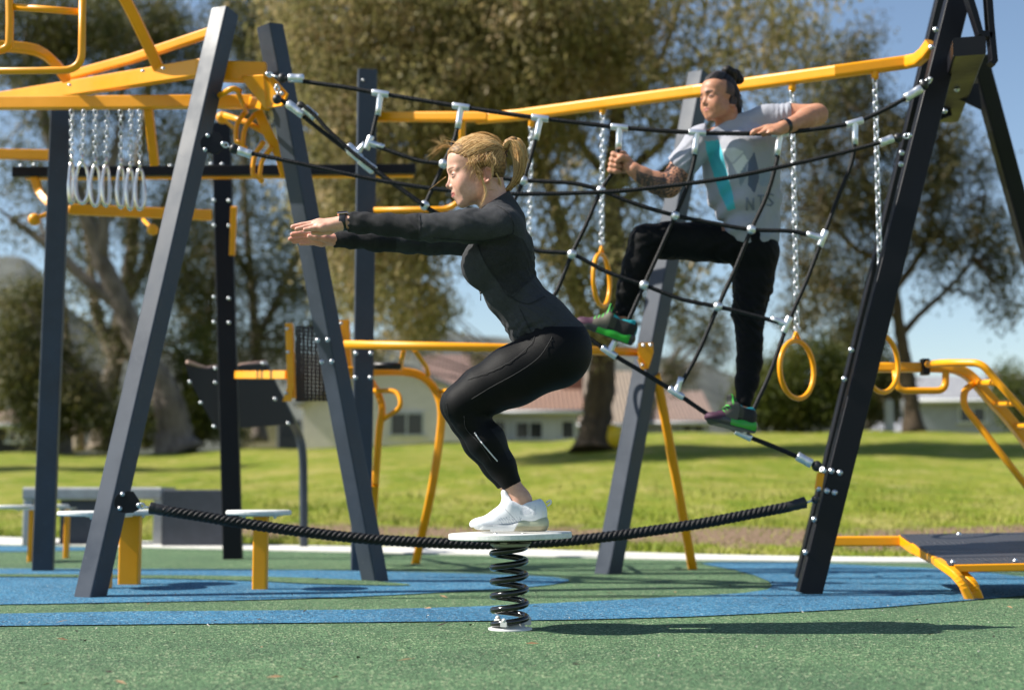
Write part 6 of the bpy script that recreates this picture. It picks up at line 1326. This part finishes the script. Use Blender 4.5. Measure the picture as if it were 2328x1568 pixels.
# trousers
F = Field(np.array([LOm[0], LOm[1], LOm[2]]), np.array([Q(1800, 0)[0], HIm[1], Q(0, 490)[2]]), .0055); legsM(F, .001); px, py, Y_ = F.pix(); X_, Y_, Z_ = F.xyz()
F.v += ((.0015 + .004 * np.exp(-((py - 700) / 60) ** 2) + .0035 * np.exp(-((px - 1660) / 50) ** 2 - ((py - 560) / 40) ** 2) + .003 * np.exp(-((px - 1470) / 30) ** 2 - ((py - 560) / 30) ** 2)) * wob(X_, Y_, Z_, 60, .9)).astype(np.float32)
F.clip(np.where(px > 1640, 525 - py, -20) / 530); F.clip(np.where(px < 1560, py - 722 - (px - 1418) * .30, py - 926) / 530)
tp = F.mesh(); mesh_obj('trousers', tp, M['trackpants'], mn, np.tile((.0055, .0055, .006), (len(tp[0]), 1)))
# shirt
F = Field(np.array([Q(1510, 0)[0], LOm[1], Q(0, 575)[2]]), np.array([Q(1840, 0)[0], HIm[1], Q(0, 205)[2]]), .005); trunk(F, .004)
ch(F, [(1745, 330, 30, .04), (1742, 450, 31, .04), (1740, 545, 34, .04)], .03); ch(F, [(1665, 470, 34, -.02), (1682, 540, 34, -.02)], .03); ch(F, [(1655, 300, 30, .02), (1662, 282, 27, .03)], .02)
ch(F, [(1595, 322, 38, -.02), (1548, 378, 36, -.055)], .02); ch(F, [(1735, 275, 36, .02), (1805, 262, 31, .015)], .02)
px, py, Y_ = F.pix(); X_, Y_, Z_ = F.xyz()
dq = ((px - 1625) * .80 - (py - 500) * .60); F.v += ((.002 + .013 * np.exp(-((px - 1665) / 55) ** 2 - ((py - 490) / 55) ** 2)) * np.sin((px * .55 + py * .80) * .13 + 1.2 * np.sin(px * .05)) + .0035 * np.sin(px * .14 + .6 * np.sin(py * .03)) * np.clip((py - 380) / 120, 0, 1) * np.clip((px - 1700) / 30, 0, 1) + .003 * np.exp(-((px - 1785) / 22) ** 2 - ((py - 258) / 40) ** 2) * np.sin(px * .55) + .003 * np.exp(-((px - 1560) / 30) ** 2 - ((py - 350) / 40) ** 2) * np.sin(px * .25 + py * .3) + .0012 * wob(X_, Y_, Z_, 45, 2.0)).astype(np.float32)
F.clip((py - np.interp(px, [1600, 1650, 1700, 1773, 1800], [520, 541, 553, 553, 553])) / 530); F.clip(np.where(px < 1600, (py - 372) * .62 - (px - 1529) * .70, -20) / 530 * .9); F.clip((px - 1799 - (py - 250) * .05) / 530)
F.clip(np.where((px > 1605) & (px < 1700) & (py < 320), 293 - (px - 1622) * .62 - py, -20) / 530 * .9)
tm = F.mesh(); P = tm[0]; tx, ty = pixpts(P); front = P[:, 1] < DM + .02; c = np.tile((.34, .345, .39), (len(P), 1))
bandp = [(1603, 322), (1634, 318), (1642, 345), (1655, 400), (1666, 440), (1672, 475), (1655, 480), (1636, 440), (1618, 385), (1606, 345)]
c[inpoly(tx, ty, bandp) & front] = (.06, .42, .50)
for poly, colr in [([(1665, 375), (1690, 350), (1700, 365), (1680, 400)], (.62, .62, .60)), ([(1700, 370), (1715, 345), (1728, 400), (1715, 440), (1700, 420)], (.10, .12, .18)), ([(1678, 400), (1697, 372), (1698, 400), (1683, 425)], (.20, .23, .28)), ([(1725, 390), (1748, 380), (1754, 420), (1728, 425)], (.26, .31, .38)), ([(1640, 340), (1668, 335), (1690, 345), (1665, 372)], (.55, .55, .55))]: c[inpoly(tx, ty, poly) & front] = colr
shirt = mesh_obj('t_shirt', tm, M['tee'], mn, c); SF = F
# letters on the shirt print, draped on the cloth
ink = mat('shirt_ink', (.19, .21, .27), .8); o = MB()
def dropf(x, y):
    r = ray(x, y)
    for d in np.arange(DM - .32, DM + .1, .003):
        p = CAM + r * (d / r[1]); i = np.round((p - SF.lo) / SF.h).astype(int)
        if (i >= 0).all() and (i < SF.n).all() and SF.v[tuple(i)] < SF.h * .3: return p - r * .0015
    return None
glyph = {'N': [[(0, 1), (0, 0), (1, 1), (1, 0)]], 'T': [[(0, 0), (1, 0)], [(.5, 0), (.5, 1)]], 'S': [[(1, .1), (.5, 0), (.05, .2), (.5, .5), (.95, .78), (.5, 1), (0, .9)]]}
for g_, gx_ in (('N', 1698), ('T', 1723), ('S', 1744)):
    for ln in glyph[g_]:
        Pp = [];
        for a, b in zip(ln[:-1], ln[1:]):
            for t in np.linspace(0, 1, 5): q_ = dropf(gx_ + (a[0] + (b[0] - a[0]) * t) * 15, 450 - (gx_ - 1698) * .20 + (a[1] + (b[1] - a[1]) * t) * 27); Pp.append(q_) if q_ is not None else None
        if len(Pp) > 2: o.tube([Vector(q_) for q_ in Pp], .0045, 5)
if o.v: o.build('print_letters', ink, shirt)
# body
Bm = Field(LOm, HIm, .007); trunk(Bm, -.022); armR(Bm, -.008); armL(Bm, -.008); legsM(Bm, -.010); ch(Bm, [(1416, 712, 16, -.01), (1424, 742, 15.5, -.01), (1412, 760, 15, .0)], .015, 0); ch(Bm, [(1690, 915, 14, -.03), (1688, 940, 13.5, -.04)], .015, 0)
Fa = Field(Q(1375, 470, .1) * np.array([1, 0, 1]) + np.array([-.02, DM - .24, 0]), Q(1620, 330, .1) * np.array([1, 0, 1]) + np.array([.02, DM + .06, .02]), .004); armR(Fa)
Fb = Field(Q(1690, 345, .1) * np.array([1, 0, 1]) + np.array([-.02, DM - .30, 0]), Q(1900, 225, .1) * np.array([1, 0, 1]) + np.array([.02, DM + .12, .02]), .0035); armL(Fb)
Fa.clip((Fa.pix()[0] - 1600) / 530); Fb.clip((1755 - Fb.pix()[0]) / 530 * np.where(Fb.pix()[1] < 282, 1, -1) * (Fb.pix()[1] < 282) - .02 * (Fb.pix()[1] >= 282))
# left hand draped over the top rope
def f2(F, pts, k=.0022):
    for a, b in zip(pts[:-1], pts[1:]): F.cap(Q(*a[:3]), Q(*b[:3]), qr(a[3], a[2]), qr(b[3], b[2]), k)
for kx, ky, kd in [(1738, 292, -.195), (1743, 297, -.21), (1750, 302, -.22), (1758, 306, -.215)]: f2(Fb, [(1781, 290, -.19, 12.5), (kx + 6, ky, kd, 8.5), (kx, ky, kd, 7)], .009)
f2(Fb, [(1738, 292, -.195, 7.2), (1716, 299, -.20, 6.3), (1700, 310, -.19, 5.6), (1697, 320, -.18, 5.0)]); f2(Fb, [(1743, 297, -.21, 7.2), (1728, 306, -.22, 6.4), (1718, 318, -.205, 5.6), (1716, 325, -.19, 5.0)])
f2(Fb, [(1750, 302, -.22, 7), (1741, 314, -.228, 6.2), (1732, 324, -.212, 5.4), (1729, 330, -.20, 4.8)]); f2(Fb, [(1758, 306, -.215, 6.5), (1751, 318, -.222, 5.6), (1744, 327, -.21, 5.0), (1741, 333, -.20, 4.5)]); f2(Fb, [(1776, 292, -.165, 8), (1752, 300, -.15, 6.8), (1735, 306, -.15, 5.6)], .007)
# right hand closed round the vertical rope
rp = nd_(1400) - DM
f2(Fa, [(1442, 386, -.12, 16), (1428, 376, -.11, 15)], .008)
for i_, (y, xk) in enumerate([(349, 1394), (361, 1391), (373, 1389), (385, 1387)]):
    f2(Fa, [(1432, 374 + i_ * 3, rp + .018, 11), (1418, y + 2, rp + .030, 8)], .008); f2(Fa, [(1418, y + 2, rp + .030, 7.6), (1402, y, rp + .036, 6.8), (xk, y + 1, rp + .016, 6.7), (xk + 1, y + 3, rp - .014, 6.4), (xk + 12, y + 5, rp - .024, 5.8), (xk + 20, y + 5, rp - .018, 5.2)], .003)
f2(Fa, [(1436, 376, rp - .0, 10.5), (1424, 362, rp - .022, 9), (1413, 358, rp - .036, 7.8), (1403, 366, rp - .042, 6.6)], .006)
mo = Q(1636, 224, -.01); yw = math.radians(33); FM = np.array([-math.cos(yw), -math.sin(yw), .15]); SM = (DM / FPX) * 530 * 1.03 / 1.0
SM = .955
nkm = [(Q(1652, 254, .0), Q(1656, 302, .03), .049, .058), (Q(1662, 295, .03), Q(1690, 290, .04), .058, .05)]
Hm, MT, MR = head(mo, FM, (.0, .05, 1.0), SM, .0026, True, nkm)
hmm = Hm.mesh(); sk = np.array((.46, .225, .135)); bmm, fam, fbm = Bm.mesh(), Fa.mesh(), Fb.mesh()
cm = face_tint(hmm[0], mo, MR, SM, sk, (.42, .15, .12), (.015, .010, .008), (.50, .20, .12), True, (.055, .036, .030))
ca = np.tile(sk, (len(fam[0]), 1)); ax_, ay_ = pixpts(fam[0]); Pq = fam[0]
ink_ = (np.sin(ax_ * .42 + 2 * np.sin(ay_ * .33)) * np.sin(ay_ * .50 + 1.5 * np.sin(ax_ * .21)) + .5 * np.sin((ax_ + ay_) * .8 + 2 * np.sin(ax_ * .3)))
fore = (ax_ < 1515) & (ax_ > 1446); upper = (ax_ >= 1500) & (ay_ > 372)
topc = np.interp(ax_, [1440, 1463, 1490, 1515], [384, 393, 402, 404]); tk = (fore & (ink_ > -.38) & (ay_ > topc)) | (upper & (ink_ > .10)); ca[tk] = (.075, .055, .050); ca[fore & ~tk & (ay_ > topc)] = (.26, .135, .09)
cb = np.tile(sk * 1.08, (len(fbm[0]), 1))
mesh_obj('body', join([bmm, hmm, fam, fbm]), M['skin_m'], mn, np.concatenate([np.tile(sk, (len(bmm[0]), 1)), cm, ca, cb])); eyes(MT, MR, SM, mn, (.03, .018, .012))
# hair: shaved sides, long top pulled into a knot, loose ends on the nape
HC = Field(mo - .19, mo + .21, .003); S1 = SM * .001
HC.ell(MT(-4, 0, 46), np.array((93, 66, 86)) * S1, MR, .01); HC.ell(MT(-56, 0, 4), np.array((50, 68, 76)) * S1, MR, .02); HC.cap(MT(-66, 10, -20), MT(-76, 6, -75), .040, .026, .02)
X_, Y_, Z_ = HC.xyz(); dd = [X_ - mo[0], Y_ - mo[1], Z_ - mo[2]]; hf = sum(dd[i] * MR[i, 0] for i in range(3)) / S1; hl = sum(dd[i] * MR[i, 1] for i in range(3)) / S1; hu = sum(dd[i] * MR[i, 2] for i in range(3)) / S1
line = np.interp(hf, [-120, -60, -44, -36, -20, 10, 40, 80, 110], [-90, -90, -60, 20, 40, 50, 58, 62, 66]) + 2.5 * np.sin(hl * .3 + hf * .2); HC.clip((line + np.clip(np.abs(hl) - 20, 0, 60) * .35 * (hf > -10) - hu) / 1000 * .8)
for p_, r_ in [(MT(-30, 8, 152), .026), (MT(-50, -10, 160), .028), (MT(-84, -4, 152), .031), (MT(-106, 6, 130), .026), (MT(-52, 14, 144), .024), (MT(-68, 0, 130), .028)]: HC.ell(p_, (r_, r_, r_ * .9), None, .006)
hm2 = HC.mesh(); n_ = np.sin(hm2[0][:, 0] * 300 + 2 * np.sin(hm2[0][:, 2] * 120)) * .5 + .5; ho = mesh_obj('hair', hm2, M['hair'], mn, np.array((.006, .005, .005)) + n_[:, None] * np.array((.018, .014, .012)))
paths, cc = [], []; rng = random.Random(3)
def scm(f_, l_, u_, lift):
    v_ = np.array([f_, l_, u_ - 48.0]); s_ = 1 / math.sqrt(((v_ / np.array([94, 67, 87])) ** 2).sum()); e = v_ * s_ + np.array([-4, 0, 48.]); n2 = e / np.linalg.norm(e); return MT(*(e + n2 * lift))
for i in range(500):
    l0 = rng.uniform(-60, 60); A = np.array([90 - (l0 / 60) ** 2 * 40, l0, 64]); B_ = np.array([-58, 0, 132]); P = []; lf = rng.uniform(.5, 3)
    for k in range(9): s_ = k / 8; m_ = A * (1 - s_) + B_ * s_; m_[2] += 25 * math.sin(math.pi * s_); P.append(scm(m_[0], m_[1], m_[2], lf))
    paths.append(P); cc.append(np.array((.030, .024, .021)) * rng.uniform(.2, 2.6))
for i in range(420):
    a0 = rng.uniform(-40, 46); st_ = np.array([-76 + rng.uniform(-10, 10), a0, rng.uniform(-75, 40)]); P = [MT(*(st_ + np.array([-10 - 6 * k + 5 * math.sin(k * 1.3 + i), rng.uniform(-3, 3), -15 * k]))) for k in range(5)]
    paths.append(spline(P, 3)); cc.append(np.array((.014, .011, .010)) * rng.uniform(.4, 1.6))
for i in range(160):
    a = rng.uniform(0, 6.28); c0 = MT(-55 + rng.uniform(-30, 24), rng.uniform(-12, 14), 148); P = [c0 + np.array([math.cos(a + t) * .022, math.sin(a * 2) * .012, math.sin(a + t) * .020]) for t in np.linspace(0, 2.6, 8)]; paths.append(P); cc.append(np.array((.02, .016, .014)) * rng.uniform(.3, 1.8))
mh = tinted('black_hair_strands', .38, spec=.5); strands(paths, .0013, cc, 'hair_strands', ho, mh)
# wristband
wc = Q(1786, 287, -.18); aw = Q(1776, 291, -.195) - Q(1797, 284, -.165); aw /= np.linalg.norm(aw); uu = np.array([0, 0, 1.0]); uu -= aw * (uu @ aw); uu /= np.linalg.norm(uu); vv = np.cross(aw, uu)
o = MB(); o.sweep([wc + uu * .0325 * math.cos(t) + vv * .0325 * math.sin(t) for t in np.linspace(0, 6.283, 33)[:-1]], rrect(.004, .022, .001), aw, False, True, closed=True); o.build('wristband', M['strap'], mn)
# trail shoes
def sm_u(a, b, c):
    k = np.tile((.018, .017, .016), (len(a), 1)); k[(a > .10) & (a < .19) & (c > .045)] = (.05, .048, .034); k[(a > .19)] = (.07, .028, .05); k[(a > .13) & (a < .20) & (np.abs(b) > .024) & (c > .03)] = (.10, .09, .07); k[(c > .108)] = (.012, .012, .012); w_ = (a > .12) & (a < .21) & (np.sin(a * 420) > .6) & (np.abs(b) < .028); k[w_] = (.06, .42, .05); k[(c > .094) & (a > .02) & (a < .12)] = (.02, .28, .32); k[(a < .006)] = (.02, .22, .26); return k
def sm_s(a, b, c):
    k = np.tile((.03, .03, .03), (len(a), 1)); g = (a > .02) & (a < .17) & (c > .004) & (c < .05); k[g] = (.02, .33, .02); k[c < .003] = (.05, .035, .03); return k
stm = dict(hgt=[.055, .052, .050, .044, .026, .034], upper=sm_u, sole=sm_s)
dF = nd_(1400) - .0
h1 = U(1437, 786, dF); t1 = U(1330, 746, dF + .02); shoe(mn, h1, t1, np.array([-.30, -.1, 1.0]), .27, (M['shoe_col'], M['sole_w']), stm)
h2 = U(1714, 986, nd_(1700) - .0); t2 = U(1606, 958, nd_(1600) - .16); shoe(mn, h2, t2, np.array([-.16, -.05, 1.0]), .275, (M['shoe_col'], M['sole_w']), stm)
